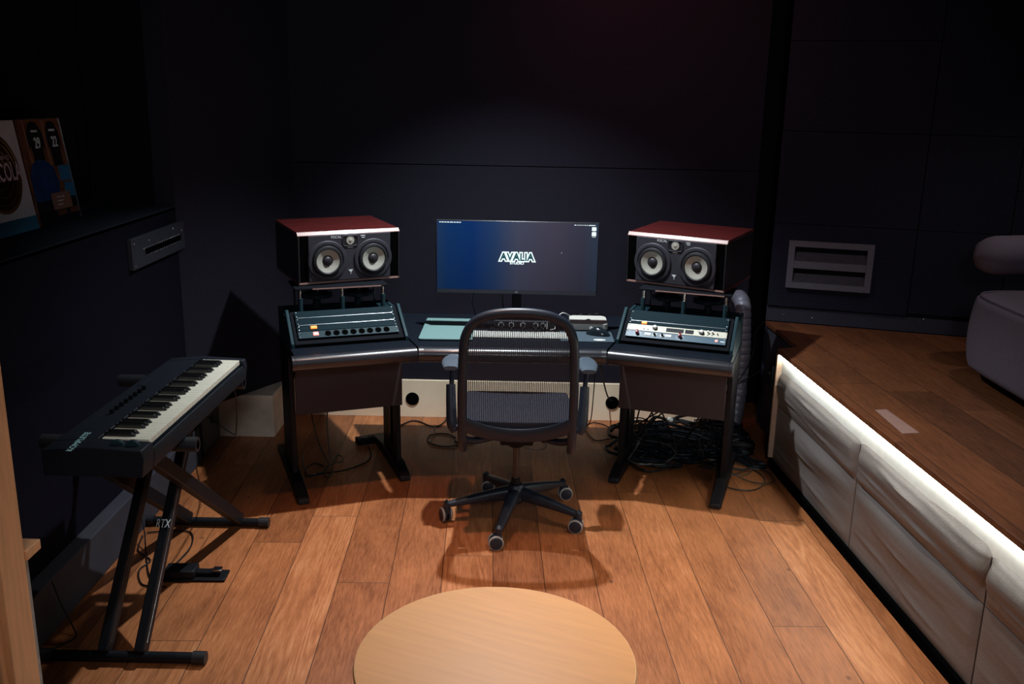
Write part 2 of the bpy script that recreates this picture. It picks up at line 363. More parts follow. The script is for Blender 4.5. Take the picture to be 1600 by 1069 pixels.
# back wall: a board backing with upholstered panels and thin joints
b = MB(); b.box(-1.5, 1.40, 5.42, 5.5, 0, 3.0)
for z0, z1 in ((.238, 1.521), (1.525, 3.0)): b.box(-1.32, 1.395, 5.40, 5.43, z0, z1)
struct(b.build('wall_back', 'wall', bevel=.003))
struct(MB().box(-2.4, 3.4, -3.1, -3, 0, 3.0).build('wall_front', 'wall'))
struct(MB().box(1.40, 1.75, 5.80, 5.86, 0, 3.0).build('wall_recess', 'black_fabric'))
# cream board along the foot of the back wall
struct(MB().box(-1.345, 1.36, 5.385, 5.42, 0, .236).build('baseboard_back', 'cream', bevel=.002))
# plastered pier in the left corner and the fabric panel across the corner above it
struct(MB().box(-1.80, -1.345, 4.985, 5.42, 0, .25).build('trim_1', 'pier', bevel=.006))
struct(MB().prism([(-1.70, 4.66), (-1.28, 5.40), (-1.28, 5.46), (-1.80, 5.46), (-1.80, 4.66)], .252, 3.0).build('wall_corner', 'wall', bevel=.003))
# left wall, its ledge and niche
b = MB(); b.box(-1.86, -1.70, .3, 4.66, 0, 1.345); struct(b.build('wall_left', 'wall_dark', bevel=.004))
b = MB(); b.box(-2.35, -1.70, .3, 4.67, 1.325, 1.347); struct(b.build('trim_2', 'ledge', bevel=.004))
b = MB(); b.box(-2.35, -2.0, .3, 4.67, 1.347, 1.378); struct(b.build('trim_3', 'ledge', bevel=.004))
struct(MB().box(-2.4, -1.705, 4.672, 5.46, 0, 3.0).build('wall_niche', 'black_fabric'))
struct(MB().box(-2.42, -2.35, .3, 4.67, 1.3, 3.0).build('wall_niche_back', 'black_fabric'))
struct(MB().box(-1.70, -1.635, .9, 4.60, 0, .20).build('baseboard_left', 'skirt_dark', bevel=.004))
# right wall (turned towards the camera), upholstered panels with joints
d = Vector((.9590, -.2836, 0)); n_ = Vector((-.2836, -.9590, 0))
RW = Matrix(((d.x, -n_.x, 0, 1.501), (d.y, -n_.y, 0, 5.365), (0, 0, 1, 0), (0, 0, 0, 1)))
b = MB(RW); b.box(0, 2.1, .035, .12, 0, 3.0)
cols = [(0, .767, (.747, 1.236, 1.755, 2.238, 3.0)), (.771, 1.232, (.762, 1.236, 1.755, 3.0)), (1.236, 2.1, (.762, 1.47, 3.0))]
for s0, s1, zs in cols:
    for i in range(len(zs)-1): b.box(s0, s1, 0, .04, zs[i]+.0015, zs[i+1]-.0015)
struct(b.build('wall_right', 'wall_r', bevel=.0025))
struct(MB(RW).box(.0, 2.1, .012, .05, .655, .742).build('baseboard_right', 'skirt_r', bevel=.002))
# warm wooden jamb at the left edge of the view, with its ledge stub and painted edge
struct(MB().box(-1.50, -1.182, 1.95, 2.06, 0, 3.0).build('trim_4', 'wood', bevel=.004))
struct(MB().box(-1.50, -1.195, 1.925, 1.955, 0, 3.0).build('trim_5', 'wood', bevel=.003))
struct(MB().box(-1.50, -1.198, 2.062, 2.10, 0, .777).build('trim_6', 'paint', bevel=.004))
struct(MB().box(-1.50, -1.178, 2.062, 2.13, .778, .805).build('trim_7', 'wood', bevel=.003))

# curtain in the niche
b = MB()
def cf(u, v):
    y = .9+3.75*u; return (-2.12+.035*math.sin(y*17)+.02*math.sin(y*41+1), y, 1.38+1.6*v)
b.grid(cf, 260, 6)
tag(b.build('curtain', 'curtain', solid=.004), 'black pleated curtain hanging at the back of the left niche', 'curtain')

# ------------------------------------------------------------------ raised platform on the right
def plx(y, o=0): return 1.676-.0592*y+o        # x of the platform's front face at depth y
pf = thing('platform', 'raised oak platform with padded grey front and light strip under its lip', 'platform', (1.60, 3.2, 0))
pf_T = Matrix.Translation((-1.60, -3.2, 0))
def PM(): return MB(pf_T)
yb, yf = 4.717, 1.0
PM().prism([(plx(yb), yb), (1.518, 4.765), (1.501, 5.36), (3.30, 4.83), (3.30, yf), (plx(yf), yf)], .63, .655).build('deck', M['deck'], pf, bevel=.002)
PM().prism([(plx(yb, .0), yb-.02), (plx(yb, .12), yb-.02), (plx(yf, .12), yf), (plx(yf, .0), yf)], 0, .044).build('kick_board', 'hole', pf)
PM().prism([(plx(yb, .05), yb-.02), (plx(yb, .12), yb-.02), (plx(yf, .12), yf), (plx(yf, .05), yf)], .044, .628).build('plinth', 'hole', pf)
PM().prism([(plx(yb, .022), yb-.01), (plx(yb, .05), yb-.01), (plx(yf, .05), yf), (plx(yf, .022), yf)], .52, .628).build('strip_board', 'plinth_w', pf)
PM().prism([(1.53, 4.70), (1.515, 5.35), (1.56, 5.34), (1.56, 4.70)], 0, .628).build('side_panel', 'skirt_r', pf)
PM().prism([(plx(yb, .055), 4.70), (plx(yb, .055), 4.715), (1.54, 4.715), (1.54, 4.70)], 0, .628).build('end_panel', 'skirt_r', pf)
PM().prism([(plx(yb, -.002), yb), (plx(yb, -.004), yb-.026), (plx(yb, .03), yb-.026), (plx(yb, .03), yb)], .055, .628).build('end_cap', 'wood_end', pf, bevel=.002, label='pale plywood end cap')
PM().prism([(plx(yb, .006), yb-.03), (plx(yb, .014), yb-.03), (plx(yf, .014), yf), (plx(yf, .006), yf)], .622, .629).build('led_strip', 'led', pf)
ys = [4.69, 3.675, 2.68, 1.69, 1.02]
seedk = 0
for c in range(4):
    for (z0, z1) in ((.045, .350), (.354, .590)):
        seedk += 1; ya, yc = ys[c]-.004, ys[c+1]+.004
        def fn(u, v, ya=ya, yc=yc, z0=z0, z1=z1, sd=seedk):
            y = ya+(yc-ya)*u; z = z0+(z1-z0)*v
            e = min(min(u, 1-u)*abs(yc-ya)/.05, 1); g = min(min(v, 1-v)*(z1-z0)/.045, 1)
            f_ = (e*(2-e))*(g*(2-g))
            top = z0 > .3
            bulge = .006*f_
            if top:   # the upper row sags: hollow under the lip, fuller in the middle
                bulge += .020*f_*math.exp(-((v-.42)/.30)**2)-.046*max(0, v-.70)/.30
                bulge += .0035*f_*math.sin(v*15+2.3*noise.noise((u*1.4, 0, sd)))
            else:
                bulge += .016*f_*math.exp(-((v-.80)/.22)**2)*math.exp(-((u-.55)/.42)**2)
            bulge += .010*f_*noise.noise((u*2.2, v*3.5, sd*3.1))+.0012*f_*noise.noise((u*6, v*26, sd*5.3))
            # creases running along the cushion
            for k, (cu_, cvv, w) in enumerate(((.22, .30, .16), (.62, .22, .2), (.45, .62, .22))):
                cvv += .08*noise.noise((sd*1.7, k*2.2, 0)); 
                dv = (v-(cvv-.10*(u-cu_)))/.035; du = (u-cu_-.1*noise.noise((k, sd, 4)))/w
                bulge += .0065*math.exp(-dv*dv)*math.exp(-du*du*1.5)
            return (plx(y, min(.046, .018-bulge)), y, z)
        b = PM(); b.grid(fn, 72, 40)
        # side returns so that a cushion is a solid pad
        for (pa, pb) in (((0, 0), (1, 0)), ((0, 1), (1, 1)), ((0, 0), (0, 1)), ((1, 0), (1, 1))):
            A = [fn(pa[0]+(pb[0]-pa[0])*k/12, pa[1]+(pb[1]-pa[1])*k/12) for k in range(13)]
            B = [(plx(p[1], .049), p[1], p[2]) for p in A]
            va = [b.v(p) for p in A]; vb = [b.v(p) for p in B]
            for k in range(12): b.f([va[k], va[k+1], vb[k+1], vb[k]])
        b.build('cushion_panel', 'cushion', pf)
# tape patch and small wall-side black box
b = MB(); b.prism([(1.540, 3.731), (1.593, 3.743), (1.614, 3.456), (1.541, 3.444)], .6555, .6562)
tag(b.build('tape_patch', 'tape'), 'pale rectangular tape patch stuck on the platform boards', 'tape')
jb = thing('junction_box', 'small black junction box at the far end of the platform front', 'junction box', (1.398, 4.765, .50))
MB().box(-.018, .02, -.045, .03, -.06, .06).build('housing', 'black_m', jb, bevel=.004)
MB().cyl((-.019, -.01, .01), (-.024, -.01, .01), .01).build('cable_gland', 'rubber', jb)

# ------------------------------------------------------------------ sofa on the platform
so = thing('sofa', 'mauve grey upholstered sofa with rounded bolster on the platform', 'sofa', (2.65, 3.85, .655))
b = MB()
def rbox(b, x0, x1, y0, y1, z0, z1, bow=.03):
    cx, cy, cz = (x0+x1)/2, (y0+y1)/2, (z0+z1)/2; hx, hy, hz = (x1-x0)/2, (y1-y0)/2, (z1-z0)/2; n = 44; m = 20
    rs = []
    for i in range(m+1):
        t = -1+2*i/m; z = cz+hz*t; e = 7.0
        sh = 1-(max(0, abs(t)-.86)/.14)**2*.035; w = 1+bow*(1-(t+.1)**2)/1.2
        r = []
        for k in range(n):
            a = 2*PI*(k+.5)/n; c, s_ = math.cos(a), math.sin(a)
            q = (abs(c)**e+abs(s_)**e)**(-1/e)
            r.append((cx+hx*sh*w*c*q, cy+hy*sh*w*s_*q, z))
        rs.append(r)
    b.rings(rs)
rbox(b, -.505, .62, -.75, .53, .055, .40)
b.build('seat', 'sofa', so)
b = MB(); e = 7.0
pts = [(.0575+.5625*.97*math.cos(a)*(abs(math.cos(a))**e+abs(math.sin(a))**e)**(-1/e), -.11+.64*.97*math.sin(a)*(abs(math.cos(a))**e+abs(math.sin(a))**e)**(-1/e), .400) for a in [2*PI*(k+.5)/80 for k in range(80)]]
b.tube(pts, .005, 6, closed=True); b.build('piping', 'sofa', so)
b = MB(); rs = []
for i in range(30):
    t = i/29; x = -.43+1.07*t; q = math.sqrt(max(0, 1-(1-min(t/.12, 1))**2))*.97+.03
    if t > .9: q *= math.sqrt(max(.02, 1-((t-.9)/.1)**2))
    yy = .60+.05*math.sin(t*2.4)
    rs.append([(x, yy+.11*q*math.cos(2*PI*k/24), .555+.02*t+.094*q*math.sin(2*PI*k/24)) for k in range(24)])
b.rings(rs); b.build('bolster', 'sofa', so)
MB().box(-.02, .55, .56, .64, .12, .50).build('back_support', 'black_m', so, bevel=.01)
for sx_, sy_ in ((-.30, .40), (.5, .40), (-.30, -.62), (.5, -.62)):
    MB().box(sx_-.03, sx_+.03, sy_-.03, sy_+.03, 0, .07, taper=1.15).build('leg', 'black_m', so, bevel=.004)

# ------------------------------------------------------------------ wall fittings
gr = thing('air_grille', 'grey framed air grille with two mesh slots low on the right wall', 'grille', mw=RW @ Matrix.Translation((.325, 0, 1.004)))
b = MB(); w, h, t = .232, .138, .022
b.box(-w, w, -t, 0, h-.034, h); b.box(-w, w, -t, 0, -h, -h+.034); b.box(-w+.036, w-.036, -t, 0, -.021, .021)
for s_ in (-1, 1): b.box(min(s_*w, s_*(w-.036)), max(s_*w, s_*(w-.036)), -t, 0, -h+.034, h-.034)
b.build('frame', 'grille', gr, bevel=.0015)
MB().box(-w+.03, w-.03, -.0025, -.0005, -h+.03, h-.03).build('dark_backing', 'black_m', gr)
for z0, z1 in ((-.104, -.021), (.021, .104)):
    b = MB()      # woven wire across the lower part of each slot, sloping back
    for k in range(62):
        x = -w+.04+k*(2*w-.08)/61; b.tube([(x, -.019, z0+.002), (x+.006, -.004, z0+.052)], .0011, 4)
    for k in range(7): b.tube([(-w+.037, -.019+.0022*k, z0+.004+.0075*k), (w-.037, -.019+.0022*k, z0+.004+.0075*k)], .0011, 4)
    b.build('wire_mesh', 'grille', gr)
for k, (s_, z) in enumerate(((.10, .700), (.26, .690), (.86, .735))):
    p = RW @ Vector((s_, .01, z)); tag(MB().lathe([(.0005, -.002), (.004, -.001), (.004, .002), (.0005, .003)], p, n_, 10).build('screw_head', 'screw'),
        ('bright screw head on the navy skirting nearest the room corner', 'bright screw head on the navy skirting, just right of the corner screw', 'bright screw head at the top of the navy skirting by the sofa')[k], 'screw')
cp = thing('connector_panel', 'dark wall plate with a long studded connector slot on the left wall', 'panel', (-1.70, 4.385, 1.197))
b = MB(); b.box(0, .022, -.345, .345, -.067, .071); b.build('plate', 'wallplate', cp, bevel=.002)
MB().box(.0222, .0235, -.20, .26, -.018, .008).build('slot', 'hole', cp)
for i in range(16):
    for z in (.013, -.021): MB().ell((.0235, -.19+i*.028, z), (.002, .0026, .0026), 8, 6).build('stud', 'screw', cp)
for y, z in ((-.32, .048), (-.32, -.052), (.325, .050), (-.15, .040), (.16, .052), (.275, .028), (-.215, .012)):
    MB().ell((.0235, y, z), (.0025, .004, .004), 8, 6).build('bolt', 'screw', cp)

# ------------------------------------------------------------------ the two framed plaques on the ledge
def lean(yc, x=-1.945): return Matrix.Translation((x, yc, 1.349)) @ Matrix.Rotation(R(-8), 4, 'Y') @ Matrix.Rotation(R(90), 4, 'Z')
# local: x runs along +Y of the room, y points into the wall, z up
p1 = thing('award_plaque', 'grey white framed plaque with a brown gold disc and blue foot band', 'plaque', mw=lean(3.595))
MB().box(-.192, .192, 0, .014, 0, .435).build('board', 'foil_white', p1, bevel=.002)
MB().box(-.1915, .1915, -.0015, -.0002, .0, .055).build('foot_band', 'blueband', p1, label='blue foot band')
b = MB(); b.lathe([(.0005, 0), (.150, 0), (.156, .003), (.150, .004), (.0005, .004)], (-.008, -.0005, .236), (0, -1, 0), 64)
for r in (.06, .09, .12, .14): b.lathe([(r, .004), (r+.002, .0055), (r+.004, .004)], (-.008, -.0005, .236), (0, -1, 0), 64)
b.build('gold_disc', 'gold', p1, label='brown gold disc')
text('MÁRCOLA', .098, 'pinkink', p1, (.0, -.0072, .235), (R(90), 0, 0), offset=.0015, sx=.62)
text('LA NAVIDAZZ', .022, 'pinkink', p1, (.02, -.0072, .293), (R(90), 0, 0), sx=.9)
p2 = thing('photo_plaque', 'framed photo plaque of two numbered dark jerseys over a blue figure', 'plaque', mw=lean(3.985))
MB().box(-.178, .178, 0, .016, 0, .435).build('board', 'photo_brown', p2, bevel=.002)
def patch(poly, m_, nm, y=-.0012): MB().prism(poly, y, y+.001, 'y').build(nm, m_, p2)
patch([(-.176, .002), (.176, .002), (.176, .10), (-.176, .10)], 'photo_dark', 'dark_foreground')
patch([(-.02, .03), (.06, .03), (.06, .052), (-.02, .052)], 'photo_brown', 'brown_strip', -.0024)
patch([(.09, .03), (.17, .03), (.17, .052), (.09, .052)], 'photo_brown', 'brown_strip', -.0024)
def jersey(cx, z0, z1, w):
    return [(cx-w*.62, z0), (cx+w*.62, z0), (cx+w*.7, (z0+z1)*.5), (cx+w, z1-.12), (cx+w*.95, z1-.05), (cx+w*.5, z1-.008), (cx, z1), (cx-w*.5, z1-.008), (cx-w*.95, z1-.05), (cx-w, z1-.12), (cx-w*.7, (z0+z1)*.5)]
patch(jersey(-.06, .235, .425, .068), 'photo_dark', 'jersey'); patch(jersey(.09, .235, .425, .060), 'photo_dark', 'jersey')
patch([(-.17, .10), (.03, .10), (.055, .17), (.03, .235), (-.02, .262), (-.08, .27), (-.135, .255), (-.17, .21)], 'photo_blue', 'blue_figure', -.0022)
patch([(.075, .17), (.175, .17), (.175, .235), (.075, .235)], 'photo_lblue', 'blue_panel')
patch([(.08, .10), (.175, .10), (.175, .162), (.10, .162)], 'photo_lblue', 'blue_panel')
patch([(-.045, .055), (.12, .055), (.12, .125), (-.045, .125)], 'copper', 'copper_label', -.0034)
for k in (-.135, .015, .03): patch([(k, .24), (k+.008, .24), (k+.008, .433), (k, .433)], 'copper', 'locker_edge')
text('29', .062, 'ink', p2, (-.055, -.0034, .335), (R(90), 0, 0), offset=.001, sx=.8)
text('22', .062, 'ink', p2, (.092, -.0034, .335), (R(90), 0, 0), offset=.001, sx=.8)
for cx in (-.060, .090):
    for k in range(6): MB().box(cx-.026+k*.009, cx-.020+k*.009, -.0034, -.0026, .381, .390).build('name_mark', 'ink', p2)
for k in range(3): MB().box(-.005, .06-.012*k, -.0052, -.0046, .105-.016*k, .108-.016*k).build('print_line', 'ink', p2)
MB().box(-.179, .179, -.003, .0, .4345, .4365).build('glass_rim', 'edge', p2); MB().box(.1775, .1797, -.003, .0, 0, .4365).build('glass_rim', 'edge', p2)

# ------------------------------------------------------------------ studio desk
DK = Matrix.Translation((.005, 4.245, 0)) @ Matrix.Rotation(R(1.2), 4, 'Z')
desk = thing('studio_desk', 'black three part studio desk with angled rack wings and a padded front rail', 'desk', mw=DK)
wh = .2875; a20 = R(20)
WL = Matrix.Translation((-.447-wh*math.cos(a20), -wh*math.sin(a20), 0)) @ Matrix.Rotation(a20, 4, 'Z')
WR = Matrix.Translation((.447+wh*math.cos(a20), -wh*math.sin(a20), 0)) @ Matrix.Rotation(-a20, 4, 'Z')
# centre top
MB().prism([(-.442, .03), (.442, .03), (.705, .78), (-.705, .78)], .713, .738).build('worktop', 'desk_top', desk, bevel=.003)
MB().tube([(-.425, .03, .712), (.425, .03, .712)], .036, 24).build('front_rail', 'rail', desk)
for s_ in (-1, 1): MB().tube([(s_*.426, .03, .712), (s_*.449, .03-.003, .712)], .0375, 24).build('rail_collar', 'rail', desk)
def wing(T, outer):
    """outer = -1 for the left wing, +1 for the right one"""
    o = outer
    MB(T).box(-wh+.002, wh-.002, .03, .17, .722, .748).build('wing_top', 'desk_top', desk, bevel=.002)
    MB(T).box(-wh+.002, wh-.002, .17, .60, .69, .705).build('wing_base', 'desk_top', desk)
    MB(T).tube([(-wh+.004, .03, .712), (wh-.004, .03, .712)], .036, 24).build('front_rail', 'rail', desk)
    MB(T).tube([(o*(wh-.003), .03, .712), (o*(wh+.012), .03, .712)], .0365, 24).build('rail_end_cap', 'rail', desk)
    for s_ in (-1, 1):
        x = s_*(wh-.014)
        c = MB(T).prism([(.158, .70), (.158, .770), (.174, .783), (.329, .897), (.338, .897), (.36, .862), (.60, .862), (.60, .70)], x-.008, x+.008, 'x').build('rack_cheek', 'rack2', desk, bevel=.003)
    MB(T).box(-wh+.026, wh-.026, .345, .60, .845, .861).build('rack_cover', 'rack', desk, bevel=.002)
    MB(T).box(-wh+.026, wh-.026, .585, .598, .705, .844).build('rack_back', 'black_m', desk)
    MB(T).prism([(.165, .765), (.33, .885), (.34, .875), (.175, .755)], -wh+.027, wh-.027, 'x').build('rack_tray', 'black_m', desk)
    # legs: outer and inner columns on long feet
    for s_ in (-1, 1):
        x = s_*(wh-.022); y0 = .07 if s_ == o else .19
        q = MB(T).prism([(.315, .03), (.335, .69), (.62, .69), (.60, .03)], x-.013, x+.013, 'x').build('leg', 'desk_metal', desk, bevel=.003)
        ye = .82 if (o < 0 or s_ > 0) else .72
        MB(T).prism([(y0, 0), (y0, .028), (y0+.02, .036), (.30, .062), (.60, .062), (ye, .036), (ye, 0)], x-.028, x+.028, 'x').build('foot', 'desk_metal', q, bevel=.004)
        MB(T).box(x-.026, x+.026, y0-.010, y0-.001, .003, .026).build('foot_cap', 'rubber', q, bevel=.003)
        xi = x-s_*.0145
        MB(T).box(xi-.001, xi+.001, .40, .425, .12, .52).build('slot', 'hole', q)
        b = MB(T)
        for k in range(9): b.box(xi-s_*.003-.001, xi-s_*.003+.001, .43, .442, .13+k*.022, .146+k*.022)
        b.build('punched_strip', 'dchrome', q)
    MB(T).box(-wh+(.036 if o < 0 else .006), wh-(.036 if o > 0 else .006), .296, .313, .372, .70).build('modesty_panel', 'modesty', desk, bevel=.002)
wing(WL, -1); wing(WR, 1)

# speaker risers: posts with sleeves, plate, round shock rings
def riser(T, label):
    r = thing('speaker_riser', label, 'speaker stand', mw=DK @ T @ Matrix.Translation((0, .50, .8615)), group=None)
    for x in (-.2, .005, .21):
        p = MB().tube([(x, -.115, 0), (x, -.115, .117)], .0068, 12).build('post', 'chrome', r)
        MB().tube([(x, -.115, .0), (x, -.115, .078)], .012, 14).build('sleeve', 'rack2', p)
    for x in (-.2, .21): 
        p = MB().tube([(x, .08, 0), (x, .08, .117)], .0055, 12).build('post', 'dchrome', r)
    MB().box(-.225, .235, -.125, .10, .117, .127).build('plate', 'black_m', r, bevel=.002)
    MB().box(-.14, .20, -.127, -.1252, .119, .1245).build('plate_edge_light', 'edge_highlight', r)  # pale strip paints the light caught by the plate's front edge
    for x in (-.10, .11):
        g = MB(); g.lathe([(.06, 0), (.078, .003), (.082, .012), (.078, .021), (.06, .024), (.052, .012)], (x, .01, .055), (0, 0, 1), 36)
        g.tube([(x, .01, 0), (x, .01, .116)], .02, 14)
        g.build('shock_ring', 'gloss', r)
    return r
riser(WL, 'small riser with three bright posts under the left speaker')
riser(WR, 'small riser with three bright posts under the right speaker')

# ------------------------------------------------------------------ loudspeakers
def speaker(label, loc, yaw):
    t = thing('studio_monitor_speaker', label, 'speaker', mw=Matrix.Translation(loc) @ Matrix.Rotation(yaw, 4, 'Z') @ Matrix.Rotation(R(2.0), 4, 'X'))
    w, h, dp = .262, .262, .42
    MB().box(-w, w, .004, dp, .014, h-.014).build('cabinet', 'spk_side', t, bevel=.002)
    MB().box(-w-.001, w+.001, .012, dp, h-.016, h).build('top_panel', 'veneer', t, bevel=.003, label='red wood veneer top')
    MB().box(-w-.001, w+.001, .006, dp, 0, .015).build('bottom_panel', 'veneer', t, bevel=.003, label='red wood veneer base')
    MB().prism([(0, h-.019), (0, h-.015), (.014, h), (.014, h-.019)], -w-.001, w+.001, 'x').build('top_bevel', 'edge_highlight', t, label='chamfered top edge with painted highlight')
    MB().prism([(-.001, .004), (-.001, .013), (.008, .013), (.008, .004)], -w, w, 'x').build('bottom_bevel', 'edge_highlight', t)
    MB().box(-.212, .212, -.006, .004, .015, h-.018).build('baffle', 'baffle', t, bevel=.003)
    for s_ in (-1, 1):
        MB().box(min(s_*.214, s_*.254), max(s_*.214, s_*.254), .0, .0035, .016, h-.018).build('port', 'hole', t)
        MB().box(min(s_*.256, s_*.262), max(s_*.256, s_*.262), -.004, .004, .015, h-.018).build('side_strip', 'spk_side', t)
        x = s_*.118; z = .118
        f = MB().lathe([(.096, -.001), (.100, .003), (.096, .007), (.083, .008), (.080, .004), (.074, .001)], (x, -.006, z), (0, -1, 0), 48).build('woofer', 'baffle', t)
        MB().lathe([(.078, .003), (.072, .014), (.064, .0165), (.058, .0125), (.054, .0)], (x, -.006, z), (0, -1, 0), 48).build('surround', 'rubber', f)
        g = MB(); g.lathe([(.0585, .0135), (.045, .0085), (.022, .0012), (.001, .001)], (x, -.006, z), (0, -1, 0), 48, caps=False)
        g.build('cone', 'cone', f, keep=False)
        MB().lathe([(.0225, .0005), (.0215, .005), (.017, .010), (.010, .0132), (.001, .0142)], (x, -.006, z), (0, -1, 0), 32).build('dust_cap', 'dust', f)
    # tweeter in its rounded housing
    pts = []
    for cx, cz, a0 in ((.026, .018, 0), (-.026, .018, 90), (-.026, -.018, 180), (.026, -.018, 270)):
        for k in range(6): a = R(a0+k*18); pts.append((cx+.012*math.cos(a), -.008, .212+cz*.85+.010*math.sin(a)))
    tw = MB().tube(pts, .0028, 8, closed=True).build('tweeter', 'baffle', t)
    MB().box(-.034, .034, -.0068, -.0062, .190, .234).build('recess', 'rubber', tw)
    MB().lathe([(.021, 0), (.020, .003), (.014, .002), (.008, .0045), (.001, .006)], (0, -.007, .214), (0, -1, 0), 28).build('dome', 'cone', tw)
    MB().box(-.024, .024, -.0085, -.0070, .1845, .1868).build('underline', 'edge', tw)
    text('FOCAL', .017, 'ink', t, (-.072, -.0068, .232), (R(90), 0, 0)); MB().box(-.014, .014, -.0072, -.0062, .177, .181).build('small_print', 'ink', t)
    MB().box(.054, .077, -.0072, -.0062, .2325, .2362).build('small_print', 'ink', t); MB().box(.060, .076, -.0072, -.0062, .2235, .2270).build('small_print', 'ink', t)
    g = MB(); g.prism([(-.012, .066), (.012, .066), (.006, .056), (-.004, .056)], -.0075, -.0062, 'y'); g.prism([(-.002, .055), (.006, .055), (.002, .049)], -.0075, -.0062, 'y'); g.prism([(-.001, .047), (.003, .047), (.003, .043), (-.001, .043)], -.0075, -.0062, 'y')
    g.build('emblem', 'ink', t)
    return t
speaker('left red topped loudspeaker with two pale woofers and black sides', (-.820, 4.594, .9905), R(28.5))
speaker('right red topped loudspeaker with two pale woofers, nearer the air duct', (.814, 4.622, .9905), R(-31))

# ------------------------------------------------------------------ rack devices
def rackT(T, s):   # a point s metres up the slope, facing out of it
    th = math.atan2(.115, .155)
    return DK @ T @ Matrix.Translation((0, .172+s*math.cos(th), .797+s*math.sin(th))) @ Matrix.Rotation(th, 4, 'X')
HW = .2415
def rackunit(name, label, cat, T, s, h, face, dep=.05, group=None):
    t = thing(name, label, cat, mw=rackT(T, s), group=group)
    MB().box(-HW, HW, 0.0006, h-.0006, -.0145, -.0115 if False else -.0115).build('faceplate', face, t, bevel=.001)
    MB().box(-.215, .215, .004, h-.004, -.020, -.0146).build('chassis', 'black_m', t)
    for x in (-HW+.008, HW-.008):
        for y in ((h*.18, h*.82) if h > .03 else (h*.5,)):
            MB().ell((x, y, -.011), (.0035, .0035, .002), 10, 6).build('screw', 'screw', t)
    return t
Z = -.0115
# left rack: blank plate, blank plate, two-row power distributor
u1 = rackunit('rack_blank', 'plain black rack plate in the top row of the left rack', 'rack plate', WL, .128, .0435, 'rack')
MB().box(-HW+.01, HW-.01, .0, .0014, Z, Z+.001).build('bright_edge', 'edge', u1)
u2 = rackunit('rack_blank', 'plain black rack plate directly above the outlet strip of the left rack', 'rack plate', WL, .082, .0445, 'rack')
MB().box(-HW+.01, HW-.01, .0, .0014, Z, Z+.001).build('bright_edge', 'edge', u2)
u3 = rackunit('rack_glow_panel', 'slim dark rack panel with painted orange switch reflection in the left rack', 'rack panel', WL, .046, .034, 'rack')
MB().box(-.178, -.148, .010, .027, Z, Z+.006).build('orange_glow', 'orange', u3, bevel=.002, label='glowing patch for the switch reflection')  # glowing patch imitates the power switch mirrored in this panel
u4 = rackunit('power_distributor', 'grey teal rack outlet strip with eight black sockets and salmon switch', 'power distributor', WL, .002, .0425, 'rack2')
MB().box(-.172, -.146, .012, .032, Z, Z+.006).build('power_switch', 'pinkled', u4, bevel=.002, label='salmon lit rocker switch')
for k in range(8):
    x = -.102+k*.0405; so_ = MB().lathe([(.0145, 0), (.0155, .0015), (.0145, .003), (.013, .003)], (x, .022, Z), (0, 0, 1), 20).build('socket', 'hole', u4)
    MB().lathe([(.0005, .0005), (.0140, .0005), (.0140, .0012), (.0005, .0012)], (x, .022, Z), (0, 0, 1), 20).build('socket_well', 'hole', so_)
    MB().ell((x-.0155, .022, Z+.002), (.0022, .0022, .0015), 8, 5).build('pin', 'screw', so_)
# right rack
v1 = rackunit('rack_blank', 'tall plain black rack plate at the top of the right rack', 'rack plate', WR, .102, .070, 'rack')
MB().box(-HW+.01, HW-.01, .0, .0014, Z, Z+.001).build('bright_edge', 'edge', v1)
v2 = rackunit('rack_glow_panel', 'dark rack panel with glowing orange light in the right rack', 'rack panel', WR, .0815, .0195, 'rack')
MB().box(-.176, -.150, .002, .016, Z, Z+.006).build('orange_glow', 'orange', v2, bevel=.002, label='glowing patch for the switch reflection')
def knob(t, x, y, r, h, m_, nm='knob', skirt=None):
    k = MB().lathe([(r, 0), (r*.92, h), (r*.5, h+.001), (.0005, h+.001)], (x, y, Z), (0, 0, 1), 24).build(nm, m_, t)
    if skirt: MB().lathe([(r*1.55, 0), (r*1.5, .0025), (r*1.0, .003)], (x, y, Z), (0, 0, 1), 24).build('knob_skirt', skirt, k)
    return k
v3 = rackunit('channel_preamp', 'cream faced rack preamp with silver knobs in the right rack', 'preamp', WR, .041, .040, 'rack_cream')
knob(v3, -.105, .024, .0085, .016, 'alu', skirt='black'); knob(v3, .121, .022, .0085, .016, 'alu', skirt='black')
for x in (.152, .172): knob(v3, x, .027, .0055, .013, 'alu', 'small_knob')
MB().box(-.050, .035, .008, .032, Z, Z+.0015).build('display_window', 'black', v3, bevel=.001)
MB().box(.042, .083, .008, .032, Z, Z+.0015).build('meter_window', 'black', v3, bevel=.001)
for x in (-.158, -.138, .152, .172): MB().ell((x, .012, Z), (.0032, .0032, .002), 10, 6).build('button', 'black', v3)
MB().cyl((.197, .02, Z), (.197, .02, Z+.008), .003).build('toggle', 'dchrome', v3)
for x, y in ((-.078, .028), (-.078, .014), (-.066, .028), (-.066, .014), (.10, .026)): MB().box(x, x+.006, y, y+.002, Z, Z+.0006).build('print_mark', 'cable_brown', v3)
v4 = rackunit('equalizer', 'blue faced rack equalizer with two dark red knobs in the right rack', 'equalizer', WR, .0, .040, 'rack_blue')
knob(v4, -.186, .024, .009, .018, 'red_knob', 'red_knob'); knob(v4, .022, .027, .009, .018, 'red_knob', 'red_knob')
for cx in (-.186, .022):
    for k in range(7):
        a = R(-210+k*40); MB().box(cx+.017*math.cos(a)-.002, cx+.017*math.cos(a)+.002, .022+.014*math.sin(a)-.002, .022+.014*math.sin(a)+.002, Z, Z+.0006).build('scale_mark', 'ink', v4)
for x in (-.134, -.034): MB().box(x-.015, x+.015, .016, .031, Z, Z+.002).build('meter', 'white', v4, bevel=.002)
